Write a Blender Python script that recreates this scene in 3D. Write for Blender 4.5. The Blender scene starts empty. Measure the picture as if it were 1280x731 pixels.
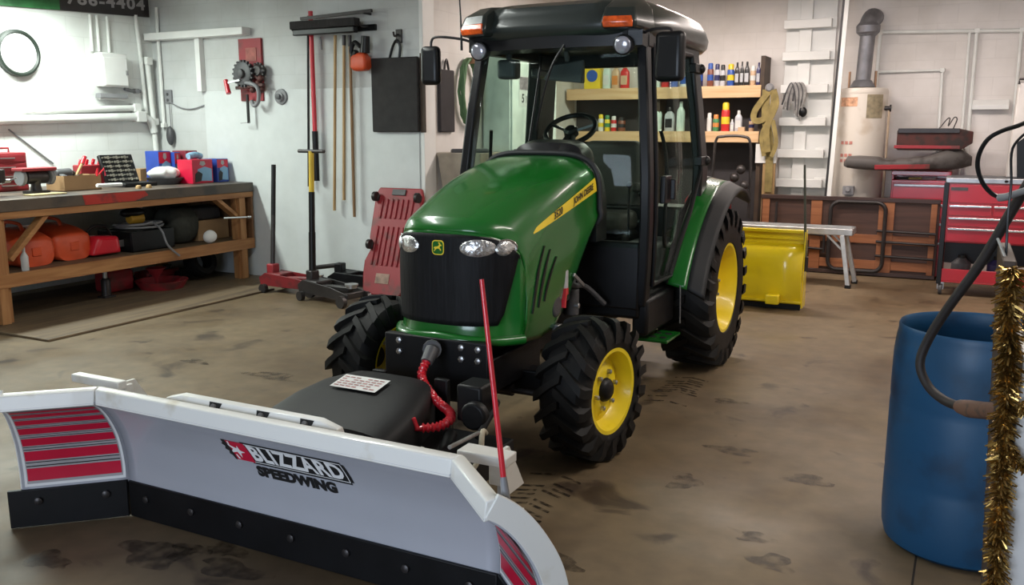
import bpy, math, random
from mathutils import Vector, Matrix
random.seed(7)
sc = bpy.context.scene
COL = sc.collection
PI = math.pi
# ------------------------------------------------------------------ camera, light, exposure
CAM_H, YAW, FPX = 1.62, math.radians(27), 1100.0
PIT = math.atan(202.5 / FPX)
cd = bpy.data.cameras.new('camera'); cam = bpy.data.objects.new('camera', cd); COL.objects.link(cam)
cam.location = (0, 0, CAM_H); cam.rotation_euler = (PI/2 - PIT, 0, YAW)
cd.sensor_width = 36; cd.lens = 36 * FPX / 1280; cd.clip_start = .05
sc.camera = cam
sc.view_settings.view_transform = 'Standard'; sc.view_settings.look = 'None'
sc.view_settings.exposure = 0.0; sc.view_settings.gamma = 1.0; sc.view_settings.use_curve_mapping = False
w = bpy.data.worlds.new('world'); sc.world = w; w.use_nodes = True
w.node_tree.nodes['Background'].inputs[0].default_value = (.5, .55, .62, 1)
w.node_tree.nodes['Background'].inputs[1].default_value = .05
def area(name, loc, size, power, col, rot=(0, 0, 0), spread=180):
    l = bpy.data.lights.new(name, 'AREA'); l.shape = 'RECTANGLE'; l.size, l.size_y = size
    l.energy = power; l.color = col; l.spread = math.radians(spread)
    o = bpy.data.objects.new(name, l); o.location = loc; o.rotation_euler = rot; COL.objects.link(o)
LAMPS = [  # x, y, z, length, power, colour, along-y?
    (-7.75, 4.85, 2.98, 2.4, 165, (.90, 1.0, .93), True),
    (-2.6, 9.3, 3.28, 2.4, 112, (1.0, .88, .81), False),
    (0.3, 8.6, 3.28, 2.4, 66, (1.0, .88, .81), False),
    (-3.9, 3.6, 3.28, 2.4, 62, (.95, 1.0, .95), True),
    (0.5, 4.3, 3.28, 2.4, 62, (1.0, .92, .84), True),
]
for i, (x, y, z, L, P, c, al) in enumerate(LAMPS):
    area('tube_light', (x, y, z - .075), (.22, L) if al else (L, .22), P, c)
area('door_daylight', (-1.5, -2.7, 1.5), (3.0, 2.2), 62, (.72, .84, 1.0), (PI/2, 0, 0), 95)

# ------------------------------------------------------------------ locating helpers (photo point -> place in the room at a known wall, floor or depth)
def _ray(px, py):
    a, b = (px - 640) / FPX, (365.5 - py) / FPX
    c, s = math.cos(PIT), math.sin(PIT)
    d = Vector((a, c + b * s, -s + b * c)); return Matrix.Rotation(YAW, 3, 'Z') @ d
def AX(px, py, x): d = _ray(px, py); return Vector((0, 0, CAM_H)) + d * (x / d.x)
def AY(px, py, y): d = _ray(px, py); return Vector((0, 0, CAM_H)) + d * (y / d.y)
def AZ(px, py, z): d = _ray(px, py); return Vector((0, 0, CAM_H)) + d * ((z - CAM_H) / d.z)

# ------------------------------------------------------------------ materials
def nodes(name):
    m = bpy.data.materials.new(name); m.use_nodes = True
    return m, m.node_tree.nodes, m.node_tree.links, m.node_tree.nodes['Principled BSDF']
def mat(name, col, rough=.5, metal=0., var=.12, scale=6., bump=0., stretch=(1, 1, 1), coat=0., spec=.5):
    m, N, L, b = nodes(name)
    b.inputs['Roughness'].default_value = rough; b.inputs['Metallic'].default_value = metal
    b.inputs['Coat Weight'].default_value = coat; b.inputs['Specular IOR Level'].default_value = spec
    b.inputs['Coat Roughness'].default_value = .08
    tc = N.new('ShaderNodeTexCoord'); mp = N.new('ShaderNodeMapping'); mp.inputs['Scale'].default_value = stretch
    L.new(tc.outputs['Object'], mp.inputs[0])
    nz = N.new('ShaderNodeTexNoise'); nz.inputs['Scale'].default_value = scale; nz.inputs['Detail'].default_value = 5
    L.new(mp.outputs[0], nz.inputs['Vector'])
    r = N.new('ShaderNodeValToRGB'); r.color_ramp.elements[0].position = .3; r.color_ramp.elements[1].position = .7
    r.color_ramp.elements[0].color = [max(0, c * (1 - var)) for c in col] + [1]
    r.color_ramp.elements[1].color = [min(1, c * (1 + var)) for c in col] + [1]
    L.new(nz.outputs[0], r.inputs[0]); L.new(r.outputs[0], b.inputs['Base Color'])
    if bump:
        bp = N.new('ShaderNodeBump'); bp.inputs['Strength'].default_value = bump; bp.inputs['Distance'].default_value = .01
        L.new(nz.outputs[0], bp.inputs['Height']); L.new(bp.outputs[0], b.inputs['Normal'])
    return m
def stained(name, col, stain, rough=.6, scale=3., lo=.5, hi=.62, metal=0., coat=0.):
    m, N, L, b = nodes(name)
    b.inputs['Roughness'].default_value = rough; b.inputs['Metallic'].default_value = metal; b.inputs['Coat Weight'].default_value = coat
    tc = N.new('ShaderNodeTexCoord'); nz = N.new('ShaderNodeTexNoise'); nz.inputs['Scale'].default_value = scale; nz.inputs['Detail'].default_value = 8
    L.new(tc.outputs['Object'], nz.inputs['Vector'])
    r = N.new('ShaderNodeValToRGB'); r.color_ramp.elements[0].position = lo; r.color_ramp.elements[1].position = hi
    r.color_ramp.elements[0].color = list(col) + [1]; r.color_ramp.elements[1].color = list(stain) + [1]
    L.new(nz.outputs[0], r.inputs[0]); L.new(r.outputs[0], b.inputs['Base Color'])
    return m
def wall_mat(name, col, axes, line=.1):
    """painted block: faint mortar joints with bump, a little grime"""
    m, N, L, b = nodes(name); b.inputs['Roughness'].default_value = .55
    tc = N.new('ShaderNodeTexCoord'); sp = N.new('ShaderNodeSeparateXYZ'); cb = N.new('ShaderNodeCombineXYZ')
    L.new(tc.outputs['Object'], sp.inputs[0]); L.new(sp.outputs[axes[0]], cb.inputs[0]); L.new(sp.outputs[axes[1]], cb.inputs[1])
    br = N.new('ShaderNodeTexBrick'); br.inputs['Scale'].default_value = 1; br.inputs['Brick Width'].default_value = .4; br.inputs['Row Height'].default_value = .2
    br.inputs['Mortar Size'].default_value = .006; br.inputs['Mortar Smooth'].default_value = .6
    br.inputs['Color1'].default_value = list(col) + [1]; br.inputs['Color2'].default_value = [c * .97 for c in col] + [1]
    br.inputs['Mortar'].default_value = [c * (1 - line) for c in col] + [1]
    L.new(cb.outputs[0], br.inputs['Vector'])
    nz = N.new('ShaderNodeTexNoise'); nz.inputs['Scale'].default_value = 1.7; nz.inputs['Detail'].default_value = 6
    L.new(tc.outputs['Object'], nz.inputs['Vector'])
    r = N.new('ShaderNodeValToRGB'); r.color_ramp.elements[0].position = .35; r.color_ramp.elements[0].color = (.84, .83, .81, 1); r.color_ramp.elements[1].position = .6; r.color_ramp.elements[1].color = (1, 1, 1, 1)
    L.new(nz.outputs[0], r.inputs[0])
    mx = N.new('ShaderNodeMix'); mx.data_type = 'RGBA'; mx.blend_type = 'MULTIPLY'; mx.inputs[0].default_value = 1
    L.new(br.outputs[0], mx.inputs[6]); L.new(r.outputs[0], mx.inputs[7]); L.new(mx.outputs[2], b.inputs['Base Color'])
    bp = N.new('ShaderNodeBump'); bp.inputs['Strength'].default_value = .18; bp.inputs['Distance'].default_value = .004; bp.invert = True
    L.new(br.outputs['Fac'], bp.inputs['Height']); L.new(bp.outputs[0], b.inputs['Normal'])
    return m
def wood(name, c1, c2, axis=0, rough=.6):
    m, N, L, b = nodes(name); b.inputs['Roughness'].default_value = rough
    tc = N.new('ShaderNodeTexCoord'); mp = N.new('ShaderNodeMapping'); s = [22, 22, 22]; s[axis] = 1.6; mp.inputs['Scale'].default_value = s
    L.new(tc.outputs['Object'], mp.inputs[0]); nz = N.new('ShaderNodeTexNoise'); nz.inputs['Scale'].default_value = 1; nz.inputs['Detail'].default_value = 6; nz.inputs['Distortion'].default_value = .6
    L.new(mp.outputs[0], nz.inputs['Vector']); r = N.new('ShaderNodeValToRGB'); r.color_ramp.elements[0].position = .32; r.color_ramp.elements[1].position = .68
    r.color_ramp.elements[0].color = list(c1) + [1]; r.color_ramp.elements[1].color = list(c2) + [1]
    L.new(nz.outputs[0], r.inputs[0]); L.new(r.outputs[0], b.inputs['Base Color'])
    return m
def floor_mat():
    m, N, L, b = nodes('stained_concrete'); tc = N.new('ShaderNodeTexCoord')
    def noise(scale, det, dist=0, st=(1, 1, 1)):
        mp = N.new('ShaderNodeMapping'); mp.inputs['Scale'].default_value = st; L.new(tc.outputs['Object'], mp.inputs[0])
        n = N.new('ShaderNodeTexNoise'); n.inputs['Scale'].default_value = scale; n.inputs['Detail'].default_value = det; n.inputs['Distortion'].default_value = dist
        L.new(mp.outputs[0], n.inputs['Vector']); return n
    def ramp(n, p0, c0, p1, c1):
        r = N.new('ShaderNodeValToRGB'); r.color_ramp.elements[0].position = p0; r.color_ramp.elements[1].position = p1
        r.color_ramp.elements[0].color = c0; r.color_ramp.elements[1].color = c1; L.new(n.outputs[0], r.inputs[0]); return r
    def mul(a, c):
        mx = N.new('ShaderNodeMix'); mx.data_type = 'RGBA'; mx.blend_type = 'MULTIPLY'; mx.inputs[0].default_value = 1
        L.new(a, mx.inputs[6]); L.new(c, mx.inputs[7]); return mx.outputs[2]
    base = ramp(noise(.55, 8, .4), .3, (.132, .091, .050, 1), .72, (.190, .140, .082, 1))
    fine = ramp(noise(9, 6), .3, (.82, .82, .8, 1), .7, (1.1, 1.08, 1.05, 1))
    spots = ramp(noise(2.6, 9, .8), .30, (.32, .27, .24, 1), .385, (1, 1, 1, 1))
    damp = ramp(noise(.9, 4, .3), .36, (.70, .66, .62, 1), .52, (1, 1, 1, 1))
    o = mul(mul(mul(base.outputs[0], fine.outputs[0]), spots.outputs[0]), damp.outputs[0])
    L.new(o, b.inputs['Base Color'])
    rr = ramp(noise(1.3, 5), .35, (.42, .42, .42, 1), .65, (.68, .68, .68, 1)); L.new(rr.outputs[0], b.inputs['Roughness'])
    bp = N.new('ShaderNodeBump'); bp.inputs['Strength'].default_value = .12; bp.inputs['Distance'].default_value = .01
    L.new(fine.outputs[0], bp.inputs['Height']); L.new(bp.outputs[0], b.inputs['Normal'])
    return m
def glass_mat(name, tint, refl=.6):
    m = bpy.data.materials.new(name); m.use_nodes = True; N, L = m.node_tree.nodes, m.node_tree.links
    N.remove(N['Principled BSDF']); t = N.new('ShaderNodeBsdfTransparent'); t.inputs[0].default_value = list(tint) + [1]
    g = N.new('ShaderNodeBsdfGlossy'); g.inputs['Roughness'].default_value = .03; fr = N.new('ShaderNodeLayerWeight'); fr.inputs[0].default_value = .5
    pw = N.new('ShaderNodeMath'); pw.operation = 'POWER'; pw.inputs[1].default_value = 4.0; L.new(fr.outputs['Facing'], pw.inputs[0])
    mu = N.new('ShaderNodeMath'); mu.operation = 'MULTIPLY_ADD'; mu.inputs[1].default_value = refl * .6; mu.inputs[2].default_value = refl * .016; L.new(pw.outputs[0], mu.inputs[0])
    mx = N.new('ShaderNodeMixShader'); L.new(mu.outputs[0], mx.inputs[0]); L.new(t.outputs[0], mx.inputs[1]); L.new(g.outputs[0], mx.inputs[2])
    L.new(mx.outputs[0], N['Material Output'].inputs[0]); return m
def emit(name, col, s):
    m, N, L, b = nodes(name); b.inputs['Base Color'].default_value = list(col) + [1]
    b.inputs['Emission Color'].default_value = list(col) + [1]; b.inputs['Emission Strength'].default_value = s; return m

GREEN = mat('tractor_green_paint', (.008, .125, .015), .26, var=.06, scale=2, coat=.45)
YELLOW = mat('tractor_yellow_paint', (.92, .70, .014), .38, var=.06, scale=5, coat=.2)
PLOWYEL = stained('plow_yellow_paint', (.86, .64, .012), (.74, .53, .02), .26, 5, .56, .75, coat=.6)
BLACK = mat('black_plastic', (.006, .006, .007), .36, spec=.35, var=.2)
BLACKM = mat('black_painted_steel', (.005, .005, .006), .45, spec=.3, var=.3, scale=9)
RUBBER = mat('tyre_rubber', (.009, .0085, .008), .6, spec=.28, var=.45, scale=5, bump=.15)
TRIMR = mat('black_rubber_trim', (.010, .010, .011), .6, var=.15)
GRILLE = mat('grille_mesh', (.006, .006, .007), .6, spec=.2, var=.4, scale=60, bump=.3, stretch=(1, 1, .08))
ROOFM = mat('dark_roof_plastic', (.022, .028, .025), .30, var=.08, scale=2, coat=.2)
CHROME = mat('chrome', (.75, .75, .76), .18, 1., var=.1)
LENS = mat('headlamp_reflector', (.80, .81, .83), .16, .85, var=.45, scale=38, bump=.9)
LAMPL = mat('work_lamp_lens', (.42, .42, .48), .15, .5, var=.3, scale=14, bump=.3)
AMBER = mat('amber_lens', (.80, .10, .015), .18, var=.45, scale=26, coat=.6)
SEATM = mat('seat_vinyl', (.045, .040, .036), .6, var=.2)
STEEL = mat('bare_steel', (.42, .42, .43), .38, .9, var=.2, scale=12)
GREYP = mat('grey_plastic', (.22, .22, .23), .5, var=.12)
DGREY = mat('dark_grey_plastic', (.07, .07, .075), .5, var=.2)
WHITEP = stained('white_plow_paint', (.80, .79, .75), (.62, .56, .44), .35, 7, .60, .78, coat=.3)
SILVER = mat('silver_moldboard_paint', (.47, .48, .53), .33, .15, var=.05, scale=1.5, coat=.3)
REDP = mat('red_gloss_paint', (.60, .015, .030), .30, var=.08, coat=.4)
REDD = stained('worn_red_paint', (.30, .020, .028), (.10, .035, .03), .5, 6, .52, .7)
REDST = mat('red_decal_stripe', (.58, .010, .045), .35, var=.06)
DECALG = mat('decal_grey', (.40, .38, .39), .4, var=.08)
INK = mat('black_print', (.012, .012, .013), .5, var=.1)
LWHITE = mat('white_print', (.82, .82, .82), .5, var=.04)
LYEL = mat('yellow_print', (.86, .62, .03), .45, var=.05)
PAINTW = mat('white_gloss_paint', (.80, .80, .78), .4, var=.05, scale=3)
PIPEW = mat('white_painted_pipe', (.78, .79, .76), .45, var=.08, scale=5)
PINEX = wood('worn_pine_x', (.30, .165, .075), (.44, .27, .135), 0)
PINEY = wood('worn_pine_y', (.28, .115, .038), (.44, .215, .080), 1)
PINEZ = wood('worn_pine_z', (.28, .115, .038), (.44, .22, .085), 2)
SHELFW = wood('shelf_pine', (.62, .38, .19), (.76, .52, .30), 0)
BENCHTOP = stained('greasy_bench_top', (.10, .075, .055), (.05, .042, .038), .5, 4, .45, .6)
PLY = wood('dirty_plywood', (.085, .058, .036), (.165, .115, .065), 1)
CARD = mat('cardboard', (.36, .215, .105), .75, var=.12, scale=4)
TANW = wood('tan_handle_wood', (.36, .22, .09), (.52, .34, .16), 2)
ORANGE = mat('orange_plastic', (.62, .080, .024), .45, var=.16, scale=5)
BLUEP = stained('blue_barrel_plastic', (.008, .068, .160), (.007, .030, .070), .45, 5, .52, .74)
BROWNT = wood('dark_table_board', (.050, .024, .018), (.085, .040, .028), 0)
BATTEN = wood('orange_batten_wood', (.22, .075, .028), (.33, .125, .050), 0)
DKMET = mat('dark_tube_metal', (.05, .045, .045), .4, .6, var=.2)
ALU = mat('aluminium', (.50, .50, .50), .42, .7, var=.18, scale=10)
HEATER = stained('heater_enamel', (.66, .60, .53), (.48, .38, .28), .4, 3, .55, .75)
FLUEM = mat('galvanised_flue', (.24, .24, .26), .5, .7, var=.25, scale=8)
CHESTR = mat('tool_chest_red', (.44, .008, .022), .32, var=.06, coat=.4)
GOLD = mat('gold_foil', (.42, .27, .085), .25, .9, var=.5, scale=30)
BROWNW = stained('dark_brown_post', (.060, .036, .022), (.045, .028, .02), .6, 8)
TARP = mat('dark_backing', (.045, .040, .042), .8, var=.2, scale=3)
STRAPM = mat('yellow_webbing', (.25, .19, .065), .8, var=.3, scale=12, bump=.2)
GREYTW = mat('grey_twine', (.30, .29, .28), .8, var=.3, scale=20)
RUSTR = stained('rusty_red_steel', (.085, .025, .020), (.035, .024, .021), .6, 6)
GREYWORN = stained('worn_grey_plastic', (.095, .085, .08), (.045, .036, .033), .55, 6)
PAPER = mat('paper', (.80, .80, .78), .8, var=.05)
GLASS = glass_mat('cab_glass', (.88, .95, .91), .5)
CLEARR = glass_mat('tinted_rear_glass', (.86, .91, .88), .03)
M_WL = wall_mat('clock_wall_paint', (.82, .84, .82), (1, 2))
M_WT = wall_mat('tool_wall_paint', (.60, .615, .61), (0, 2), .07)
M_WB = wall_mat('back_wall_paint', (.80, .755, .725), (0, 2), .06)
M_WS = wall_mat('side_wall_paint', (.80, .77, .74), (1, 2), .08)
M_FL = floor_mat()
M_CE = mat('ceiling_paint', (.62, .60, .58), .8, var=.06)

# ------------------------------------------------------------------ mesh builder
WL = {}
class MB:
    def __init__(s): s.v = []; s.f = []; s.mi = []; s.cur = 0
    def add(s, vs, fs, M=None):
        b = len(s.v)
        s.v += [tuple(M @ Vector(v)) if M else tuple(v) for v in vs]
        for f in fs: s.f.append([b + i for i in f]); s.mi.append(s.cur)
        return s
    def m(s, i): s.cur = i; return s
    def box(s, a, b, M=None):
        x0, x1 = sorted((a[0], b[0])); y0, y1 = sorted((a[1], b[1])); z0, z1 = sorted((a[2], b[2]))
        return s.add([(x0, y0, z0), (x1, y0, z0), (x1, y1, z0), (x0, y1, z0), (x0, y0, z1), (x1, y0, z1), (x1, y1, z1), (x0, y1, z1)],
                     [(3, 2, 1, 0), (4, 5, 6, 7), (0, 1, 5, 4), (1, 2, 6, 5), (2, 3, 7, 6), (3, 0, 4, 7)], M)
    def cbox(s, c, d, M=None): return s.box([c[i] - d[i] / 2 for i in range(3)], [c[i] + d[i] / 2 for i in range(3)], M)
    def bar(s, p, q, w, h, up=(0, 0, 1)):
        p, q = Vector(p), Vector(q); t = (q - p).normalized(); u = Vector(up)
        if abs(t.dot(u)) > .97: u = Vector((1, 0, 0)) if abs(t.x) < .9 else Vector((0, 1, 0))
        a = t.cross(u).normalized() * w / 2; b = a.cross(t).normalized() * h / 2
        vs = [p - a - b, p + a - b, p + a + b, p - a + b, q - a - b, q + a - b, q + a + b, q - a + b]
        return s.add(vs, [(3, 2, 1, 0), (4, 5, 6, 7), (0, 1, 5, 4), (1, 2, 6, 5), (2, 3, 7, 6), (3, 0, 4, 7)])
    def rings(s, R, caps=True, closed=True, loop=False, M=None):
        n = len(R[0]); vs = [v for r in R for v in r]; fs = []
        for i in range(len(R) if loop else len(R) - 1):
            j2 = (i + 1) % len(R)
            for j in range(n if closed else n - 1):
                k = (j + 1) % n; fs.append((i * n + j, i * n + k, j2 * n + k, j2 * n + j))
        if caps and closed and not loop: fs.append(tuple(reversed(range(n)))); fs.append(tuple((len(R) - 1) * n + j for j in range(n)))
        return s.add(vs, fs, M)
    def tube(s, P, r, n=10, loop=False, caps=True, M=None):
        P = [Vector(p) for p in P]; R = []; m = len(P)
        rr = r if isinstance(r, (list, tuple)) else [r] * m
        a = None
        for i in range(m):
            if loop: t = (P[(i + 1) % m] - P[i - 1])
            else: t = P[min(i + 1, m - 1)] - P[max(i - 1, 0)]
            t = t.normalized() if t.length > 1e-9 else Vector((0, 0, 1))
            if a is None:
                a = t.cross(Vector((0, 0, 1)) if abs(t.z) < .9 else Vector((1, 0, 0))).normalized()
            else:
                a = (a - t * a.dot(t)); a = a.normalized() if a.length > 1e-6 else t.orthogonal().normalized()
            b = t.cross(a)
            R.append([P[i] + (a * math.cos(2 * PI * j / n) + b * math.sin(2 * PI * j / n)) * rr[i] for j in range(n)])
        return s.rings(R, caps, True, loop, M)
    def lathe(s, prof, n=24, M=None, caps=False):
        """profile (radius, height) about +z, or about M's z axis"""
        R = [[(r * math.cos(2 * PI * j / n), r * math.sin(2 * PI * j / n), z) for j in range(n)] for r, z in prof]
        return s.rings(R, caps, True, False, M)
    def disc(s, prof, n=24, M=None): return s.lathe(prof, n, M, True)
    def prism(s, poly, h, M=None):
        """polygon in local xy, extruded 0..h along z"""
        n = len(poly); vs = [(x, y, 0) for x, y in poly] + [(x, y, h) for x, y in poly]
        fs = [tuple(reversed(range(n))), tuple(range(n, 2 * n))] + [(i, (i + 1) % n, n + (i + 1) % n, n + i) for i in range(n)]
        return s.add(vs, fs, M)
    def grid(s, fn, nu, nv, M=None):
        vs = [fn(i / nu, j / nv) for i in range(nu + 1) for j in range(nv + 1)]
        fs = [(i * (nv + 1) + j, (i + 1) * (nv + 1) + j, (i + 1) * (nv + 1) + j + 1, i * (nv + 1) + j + 1) for i in range(nu) for j in range(nv)]
        return s.add(vs, fs, M)
    def ball(s, c, r, nu=12, nv=16):
        r = (r, r, r) if not isinstance(r, (list, tuple)) else r
        R = [[(c[0] + r[0] * math.sin(a) * math.cos(2 * PI * j / nv), c[1] + r[1] * math.sin(a) * math.sin(2 * PI * j / nv), c[2] + r[2] * math.cos(a)) for j in range(nv)]
             for a in [PI * (.02 + .96 * i / nu) for i in range(nu + 1)]]
        return s.rings(R, True)
    def build(s, name, mats, parent=None, bev=0., smooth=True, solid=0., seg=2, ang=38, off=0):
        me = bpy.data.meshes.new(name)
        base = WL.get(parent.name, Vector()) if parent else Vector()
        me.from_pydata([tuple(Vector(v) - base) for v in s.v], [], s.f)
        for m in (mats if isinstance(mats, (list, tuple)) else [mats]): me.materials.append(m)
        me.polygons.foreach_set('material_index', s.mi); me.validate(); me.update()
        import bmesh
        bm = bmesh.new(); bm.from_mesh(me); bmesh.ops.recalc_face_normals(bm, faces=bm.faces); bm.to_mesh(me); bm.free()
        if smooth:
            me.shade_smooth(); me.set_sharp_from_angle(angle=math.radians(ang))
        o = bpy.data.objects.new(name, me); COL.objects.link(o)
        if parent: o.parent = parent; WL[o.name] = base
        if solid:
            d = o.modifiers.new('solid', 'SOLIDIFY'); d.thickness = solid; d.offset = off
        if bev:
            d = o.modifiers.new('bevel', 'BEVEL'); d.width = bev; d.segments = seg; d.limit_method = 'ANGLE'; d.angle_limit = math.radians(40)
        return o
def tag(o, label, cat, group=None, kind=None):
    o['label'] = label; o['category'] = cat
    if group: o['group'] = group
    if kind: o['kind'] = kind
    return o
def thing(name, label, cat, loc, group=None):
    o = bpy.data.objects.new(name, None); o.location = loc; COL.objects.link(o); o.empty_display_size = .1
    WL[o.name] = Vector(loc); return tag(o, label, cat, group)
def solo(mb, name, mats, label, cat, loc=None, group=None, **k):
    """a thing that is one mesh, its origin at its base"""
    if loc is None:
        xs = [v[0] for v in mb.v]; ys = [v[1] for v in mb.v]; zs = [v[2] for v in mb.v]
        loc = ((min(xs) + max(xs)) / 2, (min(ys) + max(ys)) / 2, min(zs))
    mb.v = [tuple(Vector(v) - Vector(loc)) for v in mb.v]
    o = mb.build(name, mats, None, **k); o.location = loc; WL[o.name] = Vector(loc)
    return tag(o, label, cat, group)
def struct(mb, name, mats, **k):
    o = mb.build(name, mats, None, **k); o['kind'] = 'structure'; return o
def rotM(loc, ax='Z', deg=0.): return Matrix.Translation(Vector(loc)) @ Matrix.Rotation(math.radians(deg), 4, ax)
def frame(o, xa, ya):
    """matrix with the given origin, x axis and y axis"""
    xa = Vector(xa).normalized(); za = xa.cross(Vector(ya)).normalized(); ya = za.cross(xa)
    M = Matrix.Identity(4)
    for i in range(3): M[i][0], M[i][1], M[i][2], M[i][3] = xa[i], ya[i], za[i], o[i]
    return M
def smoothpts(P, k=6):
    P = [Vector(p) for p in P]; Q = []
    for i in range(len(P) - 1):
        p0, p1, p2, p3 = P[max(i - 1, 0)], P[i], P[i + 1], P[min(i + 2, len(P) - 1)]
        for j in range(k):
            t = j / k; Q.append(.5 * ((2 * p1) + (p2 - p0) * t + (2 * p0 - 5 * p1 + 4 * p2 - p3) * t * t + (3 * p1 - p0 - 3 * p2 + p3) * t ** 3))
    return Q + [P[-1]]
def interp(T, x):
    if x <= T[0][0]: return T[0][1]
    for (a, b), (c, d) in zip(T, T[1:]):
        if x <= c: return b + (d - b) * (x - a) / (c - a)
    return T[-1][1]
def text_geo(body, size, bold=0., ext=0., shear=0., spacing=1.0):
    cu = bpy.data.curves.new('lettering', 'FONT'); cu.body = body; cu.size = size; cu.offset = bold; cu.extrude = ext; cu.shear = shear; cu.space_character = spacing
    cu.align_x = 'CENTER'; cu.align_y = 'CENTER'; cu.resolution_u = 3
    o = bpy.data.objects.new('lettering', cu); COL.objects.link(o)
    me = bpy.data.meshes.new_from_object(o.evaluated_get(bpy.context.evaluated_depsgraph_get()))
    vs = [tuple(v.co) for v in me.vertices]; fs = [tuple(p.vertices) for p in me.polygons]
    bpy.data.objects.remove(o); bpy.data.curves.remove(cu); bpy.data.meshes.remove(me)
    return vs, fs
def text(mb, body, size, M, **k):
    """lettering lying in M's xy plane"""
    vs, fs = text_geo(body, size, **k); mb.add(vs, fs, M); return mb

# ------------------------------------------------------------------ the room
XL, YT, XS, YB, XR, Y0, ZC = -8.5, 7.5, -4.8, 11.3, 2.6, -3.0, 3.4
FLOOR = struct(MB().box((XL - .2, Y0 - .2, -.12), (XR + .2, YB + .2, 0)), 'floor', M_FL, smooth=False)
def blotch_mat(nm, col, lo, hi, sc_, amax):
    m, N, L, b = nodes(nm); b.inputs['Base Color'].default_value = list(col) + [1]; b.inputs['Roughness'].default_value = .45
    tc = N.new('ShaderNodeTexCoord'); nz = N.new('ShaderNodeTexNoise'); nz.inputs['Scale'].default_value = sc_; nz.inputs['Detail'].default_value = 7
    L.new(tc.outputs['Object'], nz.inputs['Vector']); r = N.new('ShaderNodeMapRange'); r.inputs[1].default_value = lo; r.inputs[2].default_value = hi; r.inputs[4].default_value = amax
    L.new(nz.outputs[0], r.inputs[0]); L.new(r.outputs[0], b.inputs['Alpha']); return m
BLOT = blotch_mat('oily_blotch', (.034, .022, .014), .36, .62, 16, .55); TRACK = blotch_mat('tyre_print', (.020, .014, .010), .36, .56, 24, .75)
def blob(mb, x, y, rx, ry, seed):
    rn = random.Random(seed); ph = [rn.uniform(0, 6.3) for _ in range(4)]
    P = [(x + rx * (1 + .22 * math.sin(3 * a + ph[0]) + .14 * math.sin(5 * a + ph[1]) + .08 * math.sin(9 * a + ph[2])) * math.cos(a), y + ry * (1 + .22 * math.sin(3 * a + ph[0]) + .14 * math.sin(5 * a + ph[1])) * math.sin(a), .0012) for a in [2 * PI * k / 28 for k in range(28)]]
    mb.add(P, [tuple(range(28))])
for k, (px, py, rx, ry) in enumerate(((195, 692, .16, .10), (290, 712, .15, .06), (235, 690, .08, .07), (285, 688, .10, .05), (855, 602, .07, .10), (965, 703, .08, .07), (915, 563, .12, .06), (945, 672, .07, .05), (912, 502, .10, .05), (1010, 600, .10, .07), (340, 470, .2, .08), (245, 452, .12, .05), (690, 700, .12, .06), (60, 700, .10, .06))):
    q = AZ(px, py, 0); mb = MB(); blob(mb, q.x, q.y, rx, ry, k); mb.build('oil_stain', BLOT, FLOOR, smooth=False)
mb = MB()
for y0, n_, x0 in ((3.66, 12, -1.60), (5.6, 12, -1.50)):
    for k in range(n_):
        for sd in (-1, 1):
            y = y0 - .052 * k + random.uniform(-.01, .01); x = x0 + sd * .05 + random.uniform(-.02, .02)
            if random.random() < .22: continue
            mb.add([(x - sd * .04, y + .0, .0014), (x + sd * .075, y - .045, .0014), (x + sd * .075, y - .065, .0014), (x - sd * .04, y - .022, .0014)], [(0, 1, 2, 3) if sd > 0 else (3, 2, 1, 0)])
jq = [AZ(1153, 640, 0), AZ(1136, 760, 0)]; jd = (jq[1] - jq[0]).normalized(); ja = jq[0] - jd * .4; jb = jq[1] + jd * 1.5; jn = Vector((-jd.y, jd.x, 0)) * .004
MB().add([p_ + Vector((0, 0, .001)) for p_ in (ja - jn, ja + jn, jb + jn, jb - jn)], [(0, 1, 2, 3)]).build('floor_joint', mat('joint_gap', (.02, .014, .01), .8), FLOOR, smooth=False)
o = mb.build('tire_marks', TRACK, FLOOR, smooth=False); o['kind'] = 'stuff'
struct(MB().box((XL - .2, Y0 - .2, ZC), (XR + .2, YB + .2, ZC + .1)), 'ceiling', M_CE, smooth=False)
struct(MB().box((XL - .2, Y0, 0), (XL, YT + .02, ZC)), 'wall_left', M_WL, smooth=False)
struct(MB().box((XL - .2, YT, 0), (XS - .0, YT + .2, ZC)), 'wall_tool', M_WT, smooth=False)
struct(MB().box((XS - .2, YT + .2, 0), (XS, YB, ZC)), 'wall_side', M_WS, smooth=False)
struct(MB().box((XS - .2, YB, 0), (XR + .2, YB + .2, ZC)), 'wall_back', M_WB, smooth=False)
struct(MB().box((XR, Y0, 0), (XR + .2, YB, ZC)), 'wall_right', M_WB, smooth=False)
struct(MB().box((XL, Y0 - .2, 0), (-3.6, Y0, ZC)).box((0, Y0 - .2, 0), (XR, Y0, ZC)).box((-3.6, Y0 - .2, 2.7), (0, Y0, ZC)), 'wall_front', M_WB, smooth=False)
struct(MB().box((XS - .03, YT - .012, 0), (XS + .012, YT + .2, ZC)), 'trim_1', PAINTW, bev=.004)
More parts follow.
